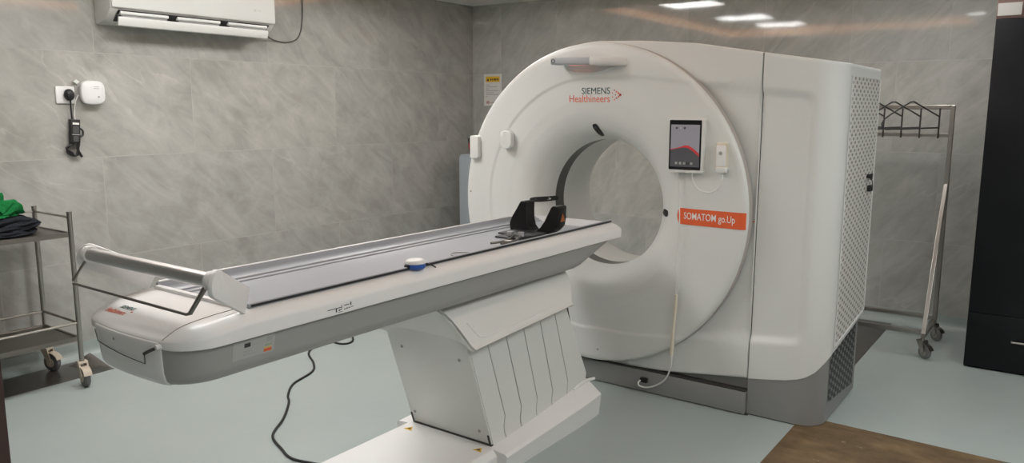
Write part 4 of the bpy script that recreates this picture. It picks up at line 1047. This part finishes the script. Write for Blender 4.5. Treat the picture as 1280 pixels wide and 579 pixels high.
# ------------------------------------------------------------------ apron rack at right
rk = thing('apron_rack', (-1.2, 5.42, 0), 'stainless steel mobile apron rack beside the back wall', 'rack')
RX0, RX1, RYB, RYF = -1.90, -.650, 5.66, 5.19
def sqbar(name, p, q, r_=.0135, m=STEEL):
    bm = B(); tube(bm, [p, q], r_, sq=True); return obj(name, bm, m, rk, smooth=0, bevel=.003)
for x in (RX0, RX1):
    sqbar('upright', (x, RYB, .135), (x, RYB, 1.535), .0135)
    sqbar('brace', (x, RYB - .027, 1.03), (x, RYF, .145), .0125)
    sqbar('foot_bar', (x, RYB - .0135, .135), (x, RYF + .0125, .135), .0125)
sqbar('top_rail', (RX0 + .0135, RYB, 1.522), (RX1 - .0135, RYB, 1.522), .0135)
sqbar('lower_rail', (RX0 + .0135, RYB, 1.345), (RX1 - .0135, RYB, 1.345), .012)
sqbar('bottom_rail', (RX0 + .0135, RYB, .150), (RX1 - .0135, RYB, .150), .0135)
sqbar('bottom_rail', (RX0 + .0125, RYF, .158), (RX1 - .0125, RYF, .158), .0135)
for k_ in range(10):
    hx = -.720 - .108 * k_
    bm = B()
    base = Vector((hx, RYB - .022, 0)); dv = Vector((-.285, -.27, 0))
    def hp_(u, z): return (base.x + dv.x * u, base.y + dv.y * u, z)
    tube(bm, [hp_(0, 1.325), hp_(0, 1.515)], .0052, 8)
    tube(bm, [hp_(0, 1.462), hp_(.47, 1.556), hp_(.53, 1.553), hp_(.85, 1.478), hp_(.96, 1.447), hp_(1.0, 1.418), hp_(.985, 1.392), hp_(.93, 1.383), hp_(.6, 1.385), hp_(0, 1.393)], .005, 8)
    hg = obj('hanger_arm', bm, ROD, rk)
    if k_ == 0: hg['label'] = 'dark bent swing arm for hanging aprons'
for (x, y) in ((RX1, RYF), (RX1, RYB), (RX0, RYF), (RX0, RYB)):
    caster(rk, x, y, .125, .018, -.012, .042, STEEL, M_('rack_wheel_rubber', (.17, .17, .175), .5), .026)

# ------------------------------------------------------------------ black cupboard at right
cb = thing('black_cupboard', (.2, 5.5, 0), 'tall black laminate cupboard standing at the right edge', 'cupboard')
BX0, BX1, BY = -.422, .50, 5.15
obj('body', box(B(), BX0 + .002, BX1, BY + .02, 5.93, 0, 2.30), BLACK_LAM, cb, bevel=.002)
dr = obj('drawer', box(B(), BX0, BX1, BY, BY + .019, .012, .335), BLACK_LAM, cb, bevel=.0015)
bm = B(); tube(bm, [(-.195, BY, .193), (-.195, BY - .02, .193), (.25, BY - .02, .193), (.25, BY, .193)], .006, 8); obj('handle', bm, STEEL, dr)
for (a, b_, hx) in ((BX0, .038, 0.), (.041, BX1, .08)):
    dd = obj('door', box(B(), a, b_, BY, BY + .019, .338, 2.0), BLACK_LAM, cb, bevel=.0015)
    bm = B(); tube(bm, [(hx, BY, .95), (hx, BY - .025, .95), (hx, BY - .025, 1.15), (hx, BY, 1.15)], .006, 8); obj('handle', bm, STEEL, dd)
obj('top_panel', box(B(), BX0, BX1, BY, BY + .019, 2.003, 2.30), M_('brown_laminate', (.16, .10, .085), .35), cb, bevel=.0015)
obj('name_plate', box(B(), BX0 + .004, -.305, BY - .003, BY, 2.018, 2.085), M_('pale_plate', (.50, .48, .45), .4), cb, smooth=0)

# ------------------------------------------------------------------ camera, world, colour
cam = bpy.data.cameras.new('camera'); co = bpy.data.objects.new('camera', cam); COL.objects.link(co)
yaw, pit, rol = math.radians(35.9055), math.radians(8.9193), math.radians(.0915)
f = Vector((-math.sin(yaw) * math.cos(pit), math.cos(yaw) * math.cos(pit), -math.sin(pit)))
r_ = f.cross(Vector((0, 0, 1))).normalized(); u_ = r_.cross(f)
r2 = r_ * math.cos(rol) + u_ * math.sin(rol); u2 = -r_ * math.sin(rol) + u_ * math.cos(rol)
co.matrix_world = Matrix(((r2.x, u2.x, -f.x, 0), (r2.y, u2.y, -f.y, 0), (r2.z, u2.z, -f.z, 1.5), (0, 0, 0, 1)))
cam.sensor_fit = 'HORIZONTAL'; cam.sensor_width = 36; cam.lens = 968.06 / 1280 * 36; cam.clip_start = .02
S.camera = co
w = bpy.data.worlds.new('world'); S.world = w; w.use_nodes = True
w.node_tree.nodes['Background'].inputs[0].default_value = (.6, .6, .6, 1); w.node_tree.nodes['Background'].inputs[1].default_value = .3
S.view_settings.view_transform = 'Standard'; S.view_settings.look = 'None'; S.view_settings.gamma = 1.; S.view_settings.use_curve_mapping = False
S.view_settings.exposure = -.06
S.cycles.max_bounces = 8; S.cycles.diffuse_bounces = 5; S.cycles.glossy_bounces = 4
S.cycles.use_denoising = True
S.cycles.sample_clamp_indirect = 6.
